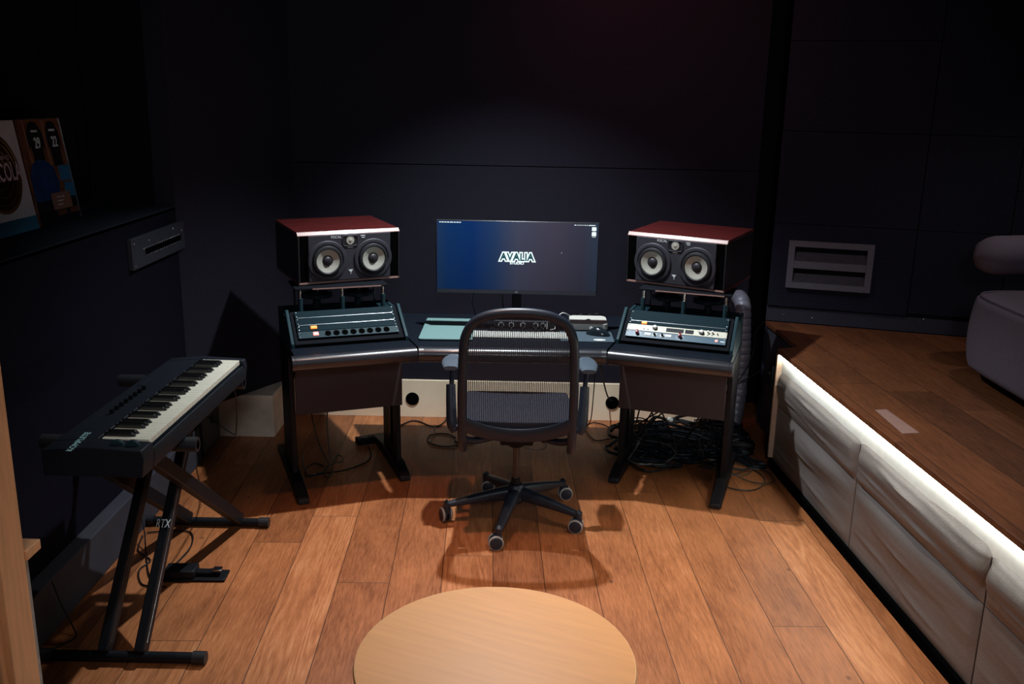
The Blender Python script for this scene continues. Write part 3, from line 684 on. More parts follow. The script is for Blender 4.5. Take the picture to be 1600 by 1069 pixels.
for x in (-.100, -.062):
    kk = knob(v4, x, .022, .0068, .010, 'rack', 'dark_knob'); MB().lathe([(.0105, 0), (.0115, .0012), (.0105, .0024)], (x, .022, Z), (0, 0, 1), 22).build('knob_ring', 'alu', kk)
MB().box(.190, .203, .015, .028, Z, Z+.003).build('power_light', 'pinkled', v4, bevel=.001, label='pink lit power light')
MB().box(.215, .236, .016, .022, Z, Z+.001).build('badge', 'ink', v4)

# ------------------------------------------------------------------ computer monitor and desk items
TOP = .7385
mo = thing('computer_monitor', 'wide computer monitor with dark blue desktop standing on the desk', 'monitor', (.017, 4.665, TOP), R(.0))
mo.rotation_euler = (R(0), 0, R(-.5))
MB().box(-.412, .412, 0, .018, .192, .566).build('housing', 'case', mo, bevel=.004)
sc_ = MB().box(-.407, .407, -.0012, .0, 0, .349).build('screen', 'screen', mo, loc=(0, 0, .2125))
MB().box(-.408, .408, -.002, .0, .1935, .2115).build('lower_bezel', 'wallplate', mo)
MB().box(-.05, .05, .018, .05, .30, .42).build('rear_hub', 'case', mo, bevel=.01)
MB().box(-.022, .026, .03, .055, .006, .36).build('stand_column', 'black_m', mo, bevel=.004)
MB().prism([(-.14, -.06), (.14, -.06), (.12, .12), (-.12, .12)], 0, .010).build('stand_foot', 'black_m', mo, bevel=.003)
zc = .170
text('AVALIA', .055, 'w_emit', sc_, (.0, -.0022, zc), (R(90), 0, 0), offset=.0075, depth=.0003, sx=.93, name='logo_outline')
text('AVALIA', .055, 'teal_emit', sc_, (.0, -.0030, zc), (R(90), 0, 0), offset=.0012, depth=.0003, sx=.93, name='logo_lettering')
text('STUDIO', .018, 'w_emit', sc_, (.0, -.0026, zc-.030), (R(90), 0, 0), offset=.0008, depth=.0003, name='logo_lettering', sx=1.1)
xx = -.395
for w_ in (.008, .012, .010, .012, .016, .010, .012, .008): MB().box(xx, xx+w_, -.0022, -.0014, .340, .3440).build('menu_text', 'w_emit', sc_); xx += w_+.003
xx = .285
for w_ in (.009, .003, .004, .004, .003, .003, .006, .004, .034): MB().box(xx, xx+w_, -.0022, -.0014, .338, .3415).build('menu_text', 'w_emit', sc_); xx += w_+.0045
for z0 in (.313, .287): MB().box(.374, .396, -.0022, -.0014, z0, z0+.018).build('desktop_icon', 'w_emit', sc_); MB().box(.376, .394, -.0022, -.0014, z0-.006, z0-.004).build('icon_name', 'w_emit', sc_)
MB().box(.224, .2265, -.0022, -.0014, .196, .199).build('pointer', 'w_emit', sc_)
text('LG', .010, 'ink', mo, (0, -.0024, .2025), (R(90), 0, 0))

def rrect(w, h, r, cx=0, cy=0, n=6):
    p = []
    for sx_, sy_, a0 in ((1, 1, 0), (-1, 1, 90), (-1, -1, 180), (1, -1, 270)):
        for k in range(n+1): a = R(a0+90*k/n); p.append((cx+sx_*(w/2-r)+r*math.cos(a), cy+sy_*(h/2-r)+r*math.sin(a)))
    return p
dm = thing('desk_pad', 'grey green rounded desk pad lying left of the keyboard', 'desk pad', (-.325, 4.64, TOP), R(0))
MB().prism([(-.135, .215), (-.13, .222), (.130, .222), (.130, -.215), (-.125, -.222), (-.138, -.212)], .003, .012).build('cover', 'pad_teal', dm, bevel=.004, seg=3)
MB().prism([(-.136, .215), (.129, .220), (.129, -.216), (-.134, -.216)], 0, .003).build('base_layer', 'black_m', dm)
mp_ = MB().prism(rrect(.27, .20, .01), 0, .004).build('mouse_mat', 'pad_dark', loc=(.375, 4.555, TOP), bevel=.001)
tag(mp_, 'slate blue mouse mat at the right end of the middle desk', 'mouse mat')
st_ = MB().lathe([(.0005, 0), (.030, 0), (.030, .001), (.0005, .001)], (0, 0, 0), (0, 0, 1), 28).build('round_sticker', 'white', loc=(.437, 4.485, TOP+.0042)); st_.scale = (1.05, .6, 1)
tag(st_, 'white oval sticker at the front edge of the mouse mat', 'sticker')
ms = thing('computer_mouse', 'glossy black computer mouse resting on the slate mat', 'mouse', (.438, 4.585, TOP+.0042), R(70))
b = MB(); rs = []
for i in range(17):
    t = i/16; y = -.062+.124*t; q = math.sin(PI*min(max(t, .02), .98))**.5
    hgt = .040*q*(.82+.25*math.sin(PI*t*.8+.2)); wd = .034*q*(1-.12*math.sin(PI*t))
    rs.append([(wd*math.cos(PI*k/12), y, hgt*math.sin(PI*k/12)) for k in range(13)])
b.rings(rs); b.build('shell', 'gloss', ms)
MB().lathe([(.009, -.003), (.010, 0), (.009, .003)], (0, .038, .031), (1, 0, 0), 18).build('scroll_wheel', 'alu', ms)
mb_ = MB(); mb_.prism([(-.031, .002), (.031, .002), (.026, .04), (-.026, .04)], .0365, .0375); 
mc = thing('mini_computer', 'silver mini computer with rounded corners beside the mouse', 'computer', (.402, 4.79, TOP))
MB().prism(rrect(.197, .197, .032, n=8), .002, .036).build('case', 'alu', mc, bevel=.003)
MB().prism(rrect(.17, .17, .03), 0, .002).build('foot_ring', 'black_m', mc)
b = MB()
pp = []
for k in range(40):
    a = 2*PI*k/40; r = .0125*(1+.10*math.cos(2*a)*0); x = r*math.cos(a)*1.0; y = r*math.sin(a)*.98
    if abs(a) < R(28) or abs(a-2*PI) < R(28): x = .0125-.0045*math.cos(a*3.1 if a < PI else (2*PI-a)*3.1)
    if abs(x) < .003: y *= .86
    pp.append((x, y))
b.prism(pp, .0361, .0368); b.prism([(.0, .0145), (.004, .0145), (.006, .021), (.002, .019)], .0361, .0368)
b.build('emblem', 'black', mc)
kb = thing('computer_keyboard', 'slim white computer keyboard on the desk behind the office chair', 'keyboard', (.045, 4.56, TOP))
MB().prism(rrect(.50, .115, .012), 0, .006).build('tray', 'alu', kb, bevel=.002)
for j in range(6):
    for i in range(20):
        if j == 0 and 4 <= i <= 8: continue
        MB().box(-.245+i*.0247, -.245+i*.0247+.0215, -.053+j*.018, -.053+j*.018+.0155, .006, .009).build('keycap', 'white', kb)
MB().box(-.245+4*.0247, -.245+9*.0247-.003, -.053, -.0375, .006, .009).build('space_bar', 'white', kb)
ai = thing('audio_interface', 'black audio interface with white marked dials beneath the monitor', 'audio interface', (.06, 4.715, TOP))
MB().box(-.155, .155, -.045, .06, .004, .050).build('case', 'wallplate', ai, bevel=.004)
MB().box(-.15, .15, -.05, -.045, .006, .048).build('front_plate', 'black', ai, bevel=.001)
for k, x in enumerate((-.118, -.065, -.005, .060, .098)):
    kq = MB().lathe([(.014, 0), (.0145, .002), (.0125, .002)], (x, -.05, .030), (0, -1, 0), 22).build('dial', 'ink', ai)
    MB().lathe([(.011, .002), (.010, .014), (.0005, .015)], (x, -.05, .030), (0, -1, 0), 20).build('dial_cap', 'black', kq)
    MB().box(x-.005, x+.005, -.0512, -.0502, .009, .013).build('print_mark', 'ink', kq)
MB().box(.115, .121, -.0515, -.0502, .010, .046).build('level_meter', 'ink', ai)

# ------------------------------------------------------------------ office chair
ch = thing('office_chair', 'graphite office chair with see through mesh back on five casters', 'office chair', (.03, 4.0, 0))
def fy(z): return -.205-.075*(z-.44)-.02*math.sin((z-.44)*3.2)
def hw(z):
    if z < .90: return .238-.012*abs(z-.62)
    return .236
left = [(-.236, fy(.40)+.02, .405), (-.238, fy(.47), .47), (-.239, fy(.6), .60), (-.237, fy(.75), .75), (-.232, fy(.88), .88), (-.222, fy(.94), .945), (-.190, fy(1.0), 1.000), (-.135, fy(1.03)-.004, 1.031), (-.07, fy(1.04)-.008, 1.045)]
path = left+[(0, fy(1.05)-.010, 1.049)]+[(-x, y, z) for x, y, z in left[::-1]]
rad = [.017]+[.020]*6+[.021]*3; rad = rad+rad[:-1][::-1]
MB().tube(path, rad, 14, smooth=5, flat=(1, 1.0)).build('back_frame', 'chair', ch)
def arch(x):   # top of the mesh at x
    a = abs(x)
    pts = [(0, 1.045), (.07, 1.041), (.135, 1.027), (.19, .995), (.222, .94), (.236, .86)]
    for (x0, z0), (x1, z1) in zip(pts, pts[1:]):
        if a <= x1: return z0+(z1-z0)*(a-x0)/(x1-x0)
    return .86
def mesh_fn(u, v):
    x = -.232+.464*u; zt = arch(x); z = .50+(zt-.50)*v
    return (x, fy(z)+.018*(1-(x/.232)**2), z)
MB().grid(mesh_fn, 40, 30).build('mesh_back', 'mesh', ch)
def band(u, v):
    x = -.236+.472*u; q = 1-(x/.236)**2
    zt = .585-.072*q**.8; zb = .515-.062*q**.8; z = zb+(zt-zb)*v
    return (x, fy(z)-.004+.020*q+.012*math.sin(PI*v)*-1*.6, z)
MB().grid(band, 32, 8).build('lumbar_band', 'chair', ch, solid=.018, bevel=.003)
MB().lathe([(.0085, 0), (.0095, .0015), (.0085, .003), (.0075, .002)], (.002, fy(.47)+.005, .492), (0, -1, 0), 24).build('round_emblem', 'dchrome', ch)
# seat: waterfall front, shallow dish
def seat_fn(u, v):
    x = -.245+.49*u; y = -.19+.53*v; q = (2*u-1)
    z = .522+.010*q*q-.008*math.sin(PI*v)
    if v > .82: z -= .055*((v-.82)/.18)**2
    y += -.055*(q*q)*(v**3)
    x *= 1-.06*max(0, v-.7)/.3
    return (x, y, z)
MB().grid(seat_fn, 30, 30).build('seat', 'seat', ch, solid=.035, bevel=.004)
MB().box(-.19, .19, -.15, .22, .465, .500).build('seat_pan', 'black', ch, bevel=.01)
b = MB(); b.box(-.075, .075, -.10, .14, .395, .466); b.cyl((0, 0, .36), (0, 0, .40), .04, .05); b.build('tilt_mechanism', 'black', ch, bevel=.008)
for s_ in (-1, 1): MB().tube([(s_*.07, -.05, .43), (s_*.18, -.13, .43), (s_*.232, -.195, .46)], .016, 10, smooth=4).build('back_bracket', 'chair', ch)
MB().tube([(.06, -.08, .44), (.13, -.13, .415), (.10, -.17, .405), (.03, -.16, .41)], .0022, 6, smooth=6).build('tension_cable', 'cable_grey', ch)
b = MB(); b.cyl((0, 0, .12), (0, 0, .37), .0145); b.build('gas_lift', 'gloss', ch)
MB().cyl((0, 0, .20), (0, 0, .135), .020, .026).build('lift_sleeve', 'black', ch)
for s_ in (-1, 1):
    xo = -.292 if s_ < 0 else .306
    pad = thing  # (parts below)
    b = MB(); ring = []
    for i in range(11):
        t = i/10; y = .010+.205*t if s_ < 0 else -.005+.215*t
        q = (math.sin(PI*min(.94, max(.06, t)))**.28); ww = .047*q*(1.05-.10*t)
        x = xo+s_*(.012-.05*t*0)
        ring.append([(x+ww*math.copysign(abs(math.cos(2*PI*k/20))**.6, math.cos(2*PI*k/20)), y, .722+.016*math.sin(2*PI*k/20)*q-.006*(1-q)) for k in range(20)])
    b.rings(ring); ap = b.build('armrest', 'chair_pad', ch, label='blue grey arm pad')
    xs = -.300 if s_ < 0 else .300
    MB().tube([(xo+s_*.008, .06, .706), (xs, .0, .60)], .011, 12).build('post', 'chair', ap)
    MB().tube([(xs+s_*.003, .01, .645), (xs, -.01, .56), (xs-s_*.006, -.03, .47), (xs-s_*.02, -.04, .435)], [.021, .023, .025, .016], 14, smooth=4).build('sleeve', 'chair', ap)
    MB().tube([(xs-s_*.01, -.035, .46), (xs-s_*.06, -.03, .452), (xs-s_*.16, 0, .45)], .015, 10, smooth=4).build('arm_bracket', 'chair', ap)
# base
MB().lathe([(.001, .080), (.036, .084), (.050, .105), (.046, .150), (.032, .172), (.001, .172)], (0, 0, 0), (0, 0, 1), 28).build('hub', 'chair', ch)
for k, ang in enumerate((-103, -26, 43, 117, 190)):
    a = R(ang); T = Matrix.Rotation(a, 4, 'Z')
    b = MB(T); rs = []
    for i in range(12):
        t = i/11; x = .03+.285*t; w = .030-.014*t; hh = .033-.020*t; z = .128-.042*t**1.25
        rs.append([(x, w*math.copysign(abs(math.cos(2*PI*j/16))**.7, math.cos(2*PI*j/16)), z+hh*math.copysign(abs(math.sin(2*PI*j/16))**.7, math.sin(2*PI*j/16))) for j in range(16)])
    b.rings(rs)
    b.tube([(.312, 0, .098), (.318, 0, .094), (.320, 0, .064)], [.015, .018, .013], 14)
    lg = b.build('base_leg', 'chair', ch)
    ca = thing('caster', None, None); ca.parent = lg; 
    bpy.data.objects.remove(ca)
    sw = R((20, -75, 60, -30, 15)[k]); TC = T @ Matrix.Translation((.320, 0, 0)) @ Matrix.Rotation(sw, 4, 'Z') @ Matrix.Translation((0, -.012, 0))
    b = MB(TC)
    b.mi = 0
    for s_ in (-1, 1):
        b.mi = 0; b.lathe([(.001, s_*.026), (.024, s_*.0265), (.0285, s_*.024)], (0, 0, .0335), (1, 0, 0), 28)
        b.mi = 1; b.lathe([(.0285, s_*.0241), (.0330, s_*.0215), (.0335, s_*.018), (.0330, s_*.0145), (.0285, s_*.0135)], (0, 0, .0335), (1, 0, 0), 28)
        b.mi = 0; b.lathe([(.0285, s_*.0135), (.029, s_*.004), (.001, s_*.0038)], (0, 0, .0335), (1, 0, 0), 28)
    b.mi = 0; b.box(-.013, .013, -.012, .026, .045, .070)
    b.build('caster', ['chair', 'tread'], lg)

# ------------------------------------------------------------------ coffee table
ct = thing('coffee_table', 'round light wood coffee table in the foreground', 'table', (-.027, 2.19, 0), R(-24))
MB().lathe([(.0005, .425), (.360, .425), (.3745, .430), (.378, .438), (.3745, .4488), (.372, .4500)], n=120).build('table_edge', 'table_edge', ct)
MB().lathe([(.0005, .4495), (.3722, .4495), (.3722, .4503), (.0005, .4503)], n=120).build('table_top', 'table', ct)
for k in range(3):
    a = R(90+120*k); MB().tube([(.24*math.cos(a), .24*math.sin(a), .426), (.30*math.cos(a), .30*math.sin(a), 0)], [.02, .013], 16).build('leg', 'table_edge', ct)

# ------------------------------------------------------------------ digital piano
pn = thing('keyboard_controller', 'black sixty one key midi keyboard on the crossed stand', 'music keyboard', (-1.192, 3.02, .812), R(-1.2))
b = MB()
b.prism([(-.153, 0), (-.153, .078), (-.020, .090), (-.018, .070), (.128, .070), (.132, .030), (.128, 0)], -.436, .436, 'y')
b.prism([(-.153, 0), (-.153, .078), (-.020, .090), (.140, .084), (.146, .06), (.138, 0)], -.515, -.437, 'y')
b.prism([(-.153, 0), (-.153, .078), (-.020, .090), (.140, .084), (.146, .06), (.138, 0)], .437, .475, 'y')
b.build('body', 'piano', pn, bevel=.003)
MB().prism([(.130, 0), (.132, .062), (.142, .066), (.146, .05), (.138, 0)], -.436, .436, 'y').build('front_lip', 'piano', pn, bevel=.002)
ky0 = -.432; kw = .0240
wk = []
for i in range(36):
    y = ky0+i*kw
    wk.append(MB().box(-.012, .130, y+.0005, y+kw-.0005, .0705, .088).build('white_key', 'ivory', pn, bevel=.001))
for i in range(35):
    if i % 7 in (0, 1, 3, 4, 5):
        y = ky0+(i+1)*kw; MB().prism([(-.012, .0885), (-.012, .099), (.070, .099), (.080, .0885)], y-.006, y+.006, 'y').build('black_key', 'ebony', pn, bevel=.001)
for k in range(2):
    wl = MB().lathe([(.020, -.007), (.0225, -.005), (.0225, .005), (.020, .007)], (.055+k*.045, -.476, .080), (0, 1, 0), 24).build('bend_wheel', 'rack2', pn)
for k in range(8): MB().cyl((-.085, -.20+k*.036, .080), (-.085, -.20+k*.036, .099), .0075).build('knob', 'black_m', pn)
MB().box(-.13, -.055, .10, .20, .0805, .0825).build('display', 'gloss', pn)
for k in range(6): MB().box(-.10, -.085, -.36+k*.02, -.348+k*.02, .078, .083).build('button', 'black_m', pn)
text('KOMPLETE', .026, 'teal_ink', pn, (-.062, -.470, .0905), (0, R(-5.2), R(90)), align='CENTER')

# crossed stand
sd = thing('keyboard_stand', 'black double braced crossed keyboard stand by the left wall', 'keyboard stand', (-1.31, 3.32, 0))
for (y, x0, x1) in ((-.52, -.27, .26), (.53, -.315, .205)):
    f = MB().tube([(x0, y, .022), (x1, y, .022)], .019, 14).build('foot_bar', 'black', sd)
    for x in (x0, x1): MB().tube([(x-.022, y, .023), (x+.022, y, .023)], .0228, 14).build('end_cap', 'rubber', f)
for (y, x0, x1) in ((-.475, -.22, .29), (.200, -.245, .25)):
    f = MB().tube([(x0, y, .785), (x1, y, .785)], .015, 14).build('top_bar', 'black', sd)
    for q0, q1 in ((x0, x0+.10), (x1-.12, x1)): MB().tube([(q0, y, .786), (q1, y, .786)], .0245, 16).build('foam_grip', 'rubber', f)
def bar(T0, T1, x, w=.034, t=.054):
    a = Vector((x, *T0)); c = Vector((x, *T1)); dd = (c-a).normalized(); up = Vector((1, 0, 0)).cross(dd)
    b = MB(); V = []
    for p in (a, c): V.append([b.v(p+Vector((sx_*w/2, 0, 0))+up*sy_*t/2) for sx_, sy_ in ((-1, -1), (1, -1), (1, 1), (-1, 1))])
    b.f(V[0][::-1]); b.f(V[1])
    for k in range(4): b.f([V[0][k], V[0][(k+1) % 4], V[1][(k+1) % 4], V[1][k]])
    return b
for x in (-.066, .058):
    l = bar((-.52, .035), (.195, .765), x).build('leg', 'black', sd, bevel=.004)
    MB().tube([(x+.0175, -.500, .065), (x+.0175, .18, .765)], .0012, 5).build('seam_highlight', 'edge', l)  # bright thread imitates the highlight along the leg seam
    if x > 0:
        dd = Vector((0, .715, .73)).normalized()
        t_ = text('RTX', .045, 'ink', l, (x-.004, -.52+.715*.44-.0224, .035+.73*.44+.0222), (math.atan2(.73, .715), 0, 0), sx=.6)
        t_.rotation_euler = (Matrix(((1, 0, 0), (0, dd.y, -dd.z), (0, dd.z, dd.y))).to_euler())
for x in (-.135, .095): bar((.53, .035), (-.47, .765), x).build('leg', 'black', sd, bevel=.004)
MB().cyl((.040, .005, .45), (.080, .005, .45), .010).build('pivot_bolt', 'dchrome', sd)

# sustain pedal
sp = thing('sustain_pedal', 'black sustain pedal with a silver tipped foot lever on the floor', 'pedal', (-1.275, 3.39, 0), R(2))
MB().box(-.105, .14, -.045, .04, 0, .012).build('base_plate', 'black', sp, bevel=.003)
MB().box(-.105, .02, -.040, .036, .012, .045).build('housing', 'black', sp, bevel=.006)
lv = MB().prism([(.015, .018), (.06, .020), (.115, .028), (.118, .036), (.06, .030), (.015, .032)], -.020, .016, 'y').build('lever', 'black', sp, bevel=.003)
MB().box(.085, .122, -.018, .014, .033, .041).build('lever_tip', 'chrome', lv, bevel=.003, label='silver lever tip')

# socket box in the left corner
sb = thing('wall_socket_box', 'small black socket box in the corner behind the music keyboard', 'socket box', (-1.668, 4.76, .03))
MB().box(-.03, .042, -.14, .14, 0, .23).build('housing', 'wallplate', sb, bevel=.006)
MB().lathe([(.028, 0), (.030, .003), (.022, .003)], (.042, .02, .15), (1, 0, 0), 24).build('round_socket', 'black', sb)
MB().lathe([(.028, 0), (.030, .003), (.022, .003)], (-.0, -.1401, .15), (0, -1, 0), 24).build('round_socket', 'black', sb)

# ------------------------------------------------------------------ cable holes in the cream board
for x, lab in ((-.600, 'round black cable hole in the cream board left of the chair'), (.618, 'round black cable hole in the cream board beside the right wing leg')):
    tag(MB().lathe([(.0005, -.004), (.036, -.004), (.040, 0), (.041, .004), (.038, .006), (.0005, .0062)], (x, 5.3835, .118), (0, -1, 0), 36).build('cable_hole', 'hole'), lab, 'cable hole')
lb = MB().box(.60, 1.32, 4.985, 5.36, .0005, .012).build('floor_board', 'wood'); 
tag(lb, 'reddish loose board lying under the cables by the back wall', 'board')
bpy.data.objects.remove(lb)
tag(MB().box(.755, .93, 5.20, 5.235, 0.0005, .03).build('wood_offcut', 'wood_end', bevel=.002), 'pale wood offcut lying by the back wall under the right wing', 'wood offcut')

# ------------------------------------------------------------------ flexible air duct
b = MB(); c = [Vector(p) for p in ((1.325, 5.34, .80), (1.32, 5.22, .785), (1.322, 5.19, .70), (1.335, 5.19, .50), (1.33, 5.19, .30), (1.315, 5.17, .16), (1.29, 5.13, .085))]
Q = []
m = len(c)
for i in range(m-1):
    p0, p1, p2, p3 = c[max(i-1, 0)], c[i], c[i+1], c[min(i+2, m-1)]
    for k in range(14):
        t = k/14; Q.append(.5*((2*p1)+(p2-p0)*t+(2*p0-5*p1+4*p2-p3)*t*t+(3*p1-p0-3*p2+p3)*t**3))
L_ = 0; P2 = [Q[0]]
pts = []; rr = []
for i in range(len(Q)-1):
    for k in range(4):
        p = Q[i].lerp(Q[i+1], k/4); L_ += (Q[i+1]-Q[i]).length/4
        pts.append(p); fr = (L_ % .042)/.042; rr.append(.041+.0055*math.sqrt(max(0, 1-(2*fr-1)**2))+(.006 if p.z < .3 else 0))
b.tube(pts, rr, 24)
tag(b.build('air_duct', 'duct'), 'grey corrugated flexible air duct beside the right desk wing', 'duct')

# ------------------------------------------------------------------ power strip
ps = thing('power_strip', 'black power strip with an orange rocker on the floor under the left wing', 'power strip', (-.765, 4.95, 0), R(62-90+55))
MB().box(-.11, .11, -.028, .028, 0, .038).build('body', 'black', ps, bevel=.005)
MB().box(.075, .098, -.012, .012, .038, .046).build('rocker', 'orange', ps, bevel=.002, label='orange lit rocker')
for k in range(3): MB().lathe([(.017, 0), (.019, .002), (.015, .002), (.015, .0005), (.0005, .0005)], (-.075+k*.048, 0, .038), (0, 0, 1), 20).build('socket', 'rubber', ps)

# ------------------------------------------------------------------ cables
def cable(pts, r, m_, label, group=None, name='cable', sm=6, closed=False):
    return tag(MB().tube(pts, r, 7, smooth=sm, closed=closed).build(name, m_), label, 'cable', group)
def fl(p2, z=.006): return [(x, y, z+.0012*(i % 2)) for i, (x, y) in enumerate(p2)]
cable(fl([(1.085, 4.46), (1.096, 4.428), (1.119, 4.386), (1.153, 4.364), (1.199, 4.355), (1.251, 4.369), (1.299, 4.426), (1.328, 4.489), (1.33, 4.565), (1.307, 4.636), (1.277, 4.681), (1.247, 4.707), (1.211, 4.712), (1.16, 4.689)]), .0035, 'cable_brown', 'thin cable making the widest loop on the floor right of the desk foot')
cable(fl([(1.211, 4.712), (1.187, 4.65), (1.174, 4.57), (1.193, 4.52), (1.227, 4.471), (1.268, 4.436), (1.316, 4.433), (1.355, 4.453), (1.378, 4.499), (1.378, 4.556), (1.36, 4.6), (1.338, 4.618), (1.293, 4.622), (1.247, 4.6), (1.202, 4.559), (1.156, 4.531), (1.116, 4.51)], .0125), .0033, 'cable_brown', 'thin cable loop reaching closest to the padded platform front')
cable(fl([(1.123, 4.542), (1.168, 4.519), (1.217, 4.515), (1.259, 4.542), (1.283, 4.589), (1.283, 4.622), (1.239, 4.606), (1.19, 4.62)], .019), .0030, 'cable_brown', 'smallest thin cable loop inside the coil right of the desk foot')
cable([(1.16, 5.02, .05), (1.225, 4.957, .04), (1.25, 4.914, .03), (1.277, 4.842, .02), (1.301, 4.764, .018), (1.34, 4.705, .016), (1.375, 4.690, .016)], .0145, 'cable_blue', 'thick blue black cable, upper of the two bending to the platform corner')
cable([(1.14, 4.97, .05), (1.214, 4.912, .030), (1.238, 4.83, .018), (1.264, 4.725, .014), (1.304, 4.662, .013), (1.350, 4.655, .013), (1.380, 4.66, .013)], .0125, 'cable_blue', 'thick blue black cable, lower of the two bending to the platform corner')
cable([(1.385, 4.76, .55), (1.33, 4.86, .47), (1.25, 4.98, .36), (1.17, 5.06, .22), (1.10, 5.08, .08), (1.02, 5.1, .02)], .0032, 'cable', 'black cable running down from the junction box to the tangle')
cable([(1.47, 5.30, .66), (1.42, 5.26, .60), (1.385, 5.14, .52), (1.33, 5.08, .42), (1.24, 5.03, .33), (1.13, 4.99, .28)], .0035, 'cable', 'black cable crossing in front of the corrugated duct')
# left wing
cable([(-.985, 4.80, .37), (-.99, 4.74, .22), (-.97, 4.66, .10), (-.945, 4.60, .03), (-.937, 4.70, .012), (-.903, 4.687, .010), (-.894, 4.616, .010), (-.928, 4.606, .010), (-.962, 4.54, .008), (-.958, 4.464, .007), (-.926, 4.411, .007), (-.915, 4.466, .007), (-.93, 4.53, .008)], .0036, 'cable_brown', 'grey brown cable hanging mid way under the left wing into a knot')
cable([(-1.13, 4.93, .40), (-1.11, 4.86, .30), (-1.07, 4.76, .17), (-1.01, 4.66, .06), (-.955, 4.57, .02), (-.95, 4.50, .012), (-.99, 4.46, .008), (-1.03, 4.44, .007), (-1.06, 4.50, .007), (-1.10, 4.60, .007), (-1.12, 4.74, .009)], .0036, 'cable_brown', 'grey brown cable slanting down from the outer end of the left wing')
cable(fl([(-.79, 4.86), (-.772, 4.80), (-.756, 4.731), (-.76, 4.647), (-.808, 4.57), (-.878, 4.501), (-.962, 4.470), (-1.022, 4.425), (-1.050, 4.44), (-1.06, 4.55), (-1.03, 4.60), (-.98, 4.56)], .0045), .004, 'cable', 'black mains cable curving from the power strip to the outer foot')
cable(fl([(-.65, 5.22), (-.599, 5.290), (-.547, 5.286), (-.48, 5.216), (-.43, 5.219), (-.396, 5.295), (-.393, 5.37)], .005), .0045, 'cable', 'black cable waving along the cream board left of the chair')
cable(fl([(-.194, 5.076), (-.212, 4.968), (-.247, 4.935), (-.309, 4.963), (-.313, 5.026), (-.362, 5.078), (-.424, 5.085), (-.467, 5.05), (-.471, 4.975), (-.44, 4.914), (-.378, 4.886), (-.319, 4.89), (-.291, 4.922), (-.26, 4.99)], .005), .0040, 'cable', 'black cable coiled in a flat ring behind the left chair arm')
cable(fl([(-.452, 5.205), (-.445, 5.14), (-.439, 5.060), (-.447, 4.913)], .0155), .003, 'cable', 'short black cable joining the wavy cable to the flat ring')
# right of the chair
cable([(.47, 4.93, .70), (.47, 4.98, .5), (.475, 5.08, .3), (.477, 5.2, .08), (.465, 5.28, .008), (.50, 5.33, .006), (.56, 5.30, .006), (.61, 5.22, .006)], .0032, 'cable', 'thin black cable dropping behind the right chair arm')
cable([(.485, 5.0, .70), (.51, 5.15, .45), (.55, 5.28, .28), (.585, 5.35, .17), (.615, 5.374, .13)], .0045, 'cable', 'black cable sweeping into the hole in the cream board')
cable(fl([(.445, 5.21), (.463, 5.103), (.494, 5.028), (.549, 5.039), (.60, 5.07)], .005), .0035, 'cable', 'black cable looping on the floor right of the chair seat')
cable([(.49, 4.95, .43), (.56, 4.97, .41), (.60, 5.0, .38)], .003, 'cable', 'x'); bpy.data.objects.remove(COL.objects[-1])
cable([(-.42, 4.40, .665), (-.36, 4.5, .63), (-.25, 4.55, .615), (-.12, 4.55, .62), (.0, 4.5, .66)], .003, 'cable', 'black cable sagging just below the middle worktop')
cable([(-.055, 4.70, .93), (-.05, 4.76, .84), (-.035, 4.84, .77), (-.02, 4.86, .745)], .0035, 'cable', 'black cable hanging down left of the monitor stand')
cable([(-.20, 4.70, .93), (-.215, 4.80, .85), (-.205, 4.90, .78), (-.20, 4.93, .745)], .0025, 'cable', 'thin black cable hanging from the left half of the monitor')
cable([(.18, 4.87, .746), (.185, 4.83, .79), (.21, 4.80, .80), (.24, 4.84, .78), (.27, 4.87, .79), (.305, 4.905, .77), (.33, 4.93, .75)], .0028, 'cable_white', 'white cable arching from behind the chair to the mini computer')
cable([(.215, 4.74, .746), (.222, 4.70, .755), (.220, 4.66, .752), (.195, 4.645, .751)], .0022, 'cable_white', 'white keyboard cable seen through the chair mesh')
cable([(.34, 4.97, .742), (.38, 4.96, .765), (.42, 4.99, .755), (.47, 4.97, .765), (.52, 5.0, .742)], .003, 'cable', 'black cable crumpled behind the mini computer')
# music keyboard cables
cable([(-1.60, 3.712, .10), (-1.57, 3.66, .05), (-1.532, 3.567, .008), (-1.445, 3.38, .008), (-1.40, 3.375, .008)], .003, 'cable', 'black cable from the wall to the sustain pedal')
cable(fl([(-1.60, 3.76), (-1.52, 3.775), (-1.415, 3.772), (-1.365, 3.632), (-1.381, 3.45)], .006), .0032, 'cable', 'black cable looping round behind the sustain pedal')
cable(fl([(-1.61, 3.73), (-1.576, 3.594), (-1.493, 3.512), (-1.506, 3.43), (-1.465, 3.333), (-1.419, 3.30), (-1.35, 3.30)], .0045), .0032, 'cable', 'black cable zigzagging on the floor between the stand legs')
cable([(-1.09, 3.45, .83), (-1.10, 3.53, .72), (-1.16, 3.70, .52), (-1.30, 4.1, .35), (-1.50, 4.5, .25), (-1.62, 4.70, .22)], .0028, 'cable', 'thin black cable from the music keyboard to the socket box')
cable([(-1.625, 2.98, .20), (-1.59, 2.96, .12), (-1.55, 2.95, .03), (-1.54, 2.93, .006), (-1.57, 2.88, .006), (-1.60, 2.80, .006), (-1.60, 2.70, .006)], .003, 'cable', 'thin black cable on the floor behind the wooden door jamb')
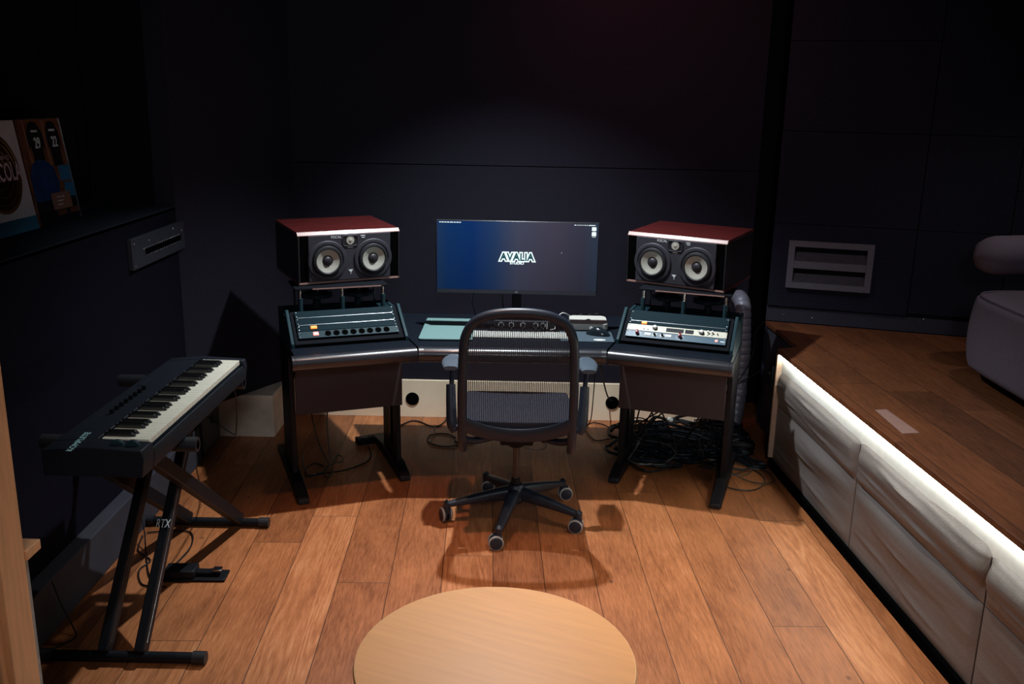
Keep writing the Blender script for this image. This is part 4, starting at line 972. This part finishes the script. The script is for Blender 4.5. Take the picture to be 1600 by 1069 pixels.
# hanging cables under the right wing and the tangle on the floor
random.seed(21)
WRM = DK @ WR
for k, (lx, bow) in enumerate(((-.20, .02), (-.165, -.03), (-.135, .06), (-.10, -.05), (-.05, .10), (-.035, .13), (.10, .05), (.13, -.04), (.15, .07), (.19, .09))):
    a = WRM @ Vector((lx, .46, .60)); bb = WRM @ Vector((lx-bow*1.6+random.uniform(-.03, .03), .62+random.uniform(-.05, .06), .16)); cc = WRM @ Vector((lx-bow*2.2, .60+random.uniform(-.1, .05), .03))
    mid = a.lerp(bb, .5)+Vector((bow, 0, 0))
    cable([a, mid, bb, cc], .0042, 'cable', 'black cable hanging below the right wing panel into the floor tangle', 'hanging cables under the right wing')
def blocked(x, y):
    v = WRM.inverted() @ Vector((x, y, 0))
    return abs(abs(v.x)-(wh-.022)) < .034 and .05 < v.y < .85
for k in range(136):
    cx, cy = (random.uniform(.70, 1.16), random.uniform(4.66, 5.18)) if k < 76 else (random.uniform(1.17, 1.30), random.uniform(4.85, 5.26)); rx, ry = (random.uniform(.07, .22), random.uniform(.05, .15)) if k < 76 else (random.uniform(.06, .14), random.uniform(.05, .11))
    th = random.uniform(0, PI); a0 = random.uniform(0, 2*PI); span = random.uniform(1.2, 2.1)*PI; z0 = random.uniform(.008, .075)
    pts = []
    for j in range(16):
        a = a0+span*j/15; ex = 1+.25*noise.noise((k, j*.35, 0)); x = rx*ex*math.cos(a); y = ry*ex*math.sin(a)
        X, Y = cx+x*math.cos(th)-y*math.sin(th), cy+x*math.sin(th)+y*math.cos(th)
        v = WRM.inverted() @ Vector((X, Y, 0)); lim = wh-.062
        if v.y < .85 and abs(v.x) < wh+.05: v.x = max(-lim, min(lim, v.x))
        v.y = max(v.y, .20); w_ = WRM @ v
        X = min(w_.x, 1.36); Y = min(w_.y, 5.36)
        pts.append((X, Y, max(.006, z0+.02*noise.noise((k*2.1, j*.5, 3)))))
    cable(pts, random.choice((.004, .005, .0065, .009)), random.choice(('cable', 'cable', 'cable_blue', 'cable_grey' if k % 5 == 0 else 'cable')),
          'dark cable looping in the floor tangle under the right wing', 'tangle of cables under the right wing', sm=4)
for k in range(9):   # straight hanks piled across the middle
    y = 4.86+random.uniform(-.07, .16); z = .085+random.uniform(0, .06); x0 = random.uniform(.74, .82); x1 = random.uniform(1.02, 1.06)
    cable([(x0, y+.06, z-.02), ((x0+x1)/2, y+.02, z), (x1, y-.02, z-.015)], .0065, 'cable_blue', 'thick dark cable lying straight across the floor tangle', 'straight cables on top of the tangle')
cable(fl([(.66, 4.72), (.655, 4.66), (.68, 4.60), (.73, 4.576), (.79, 4.59), (.83, 4.632), (.86, 4.70)], .006), .0032, 'cable', 'thin black cable arc at the front of the floor tangle')
tag(MB().lathe([(.0005, 0), (.012, .002), (.014, .012), (.013, .030), (.0005, .032)], (.915, 5.08, .125), (.3, -1, .25), 20).build('cable_plug', 'alu'), 'silver plug lying on top of the floor tangle', 'plug')
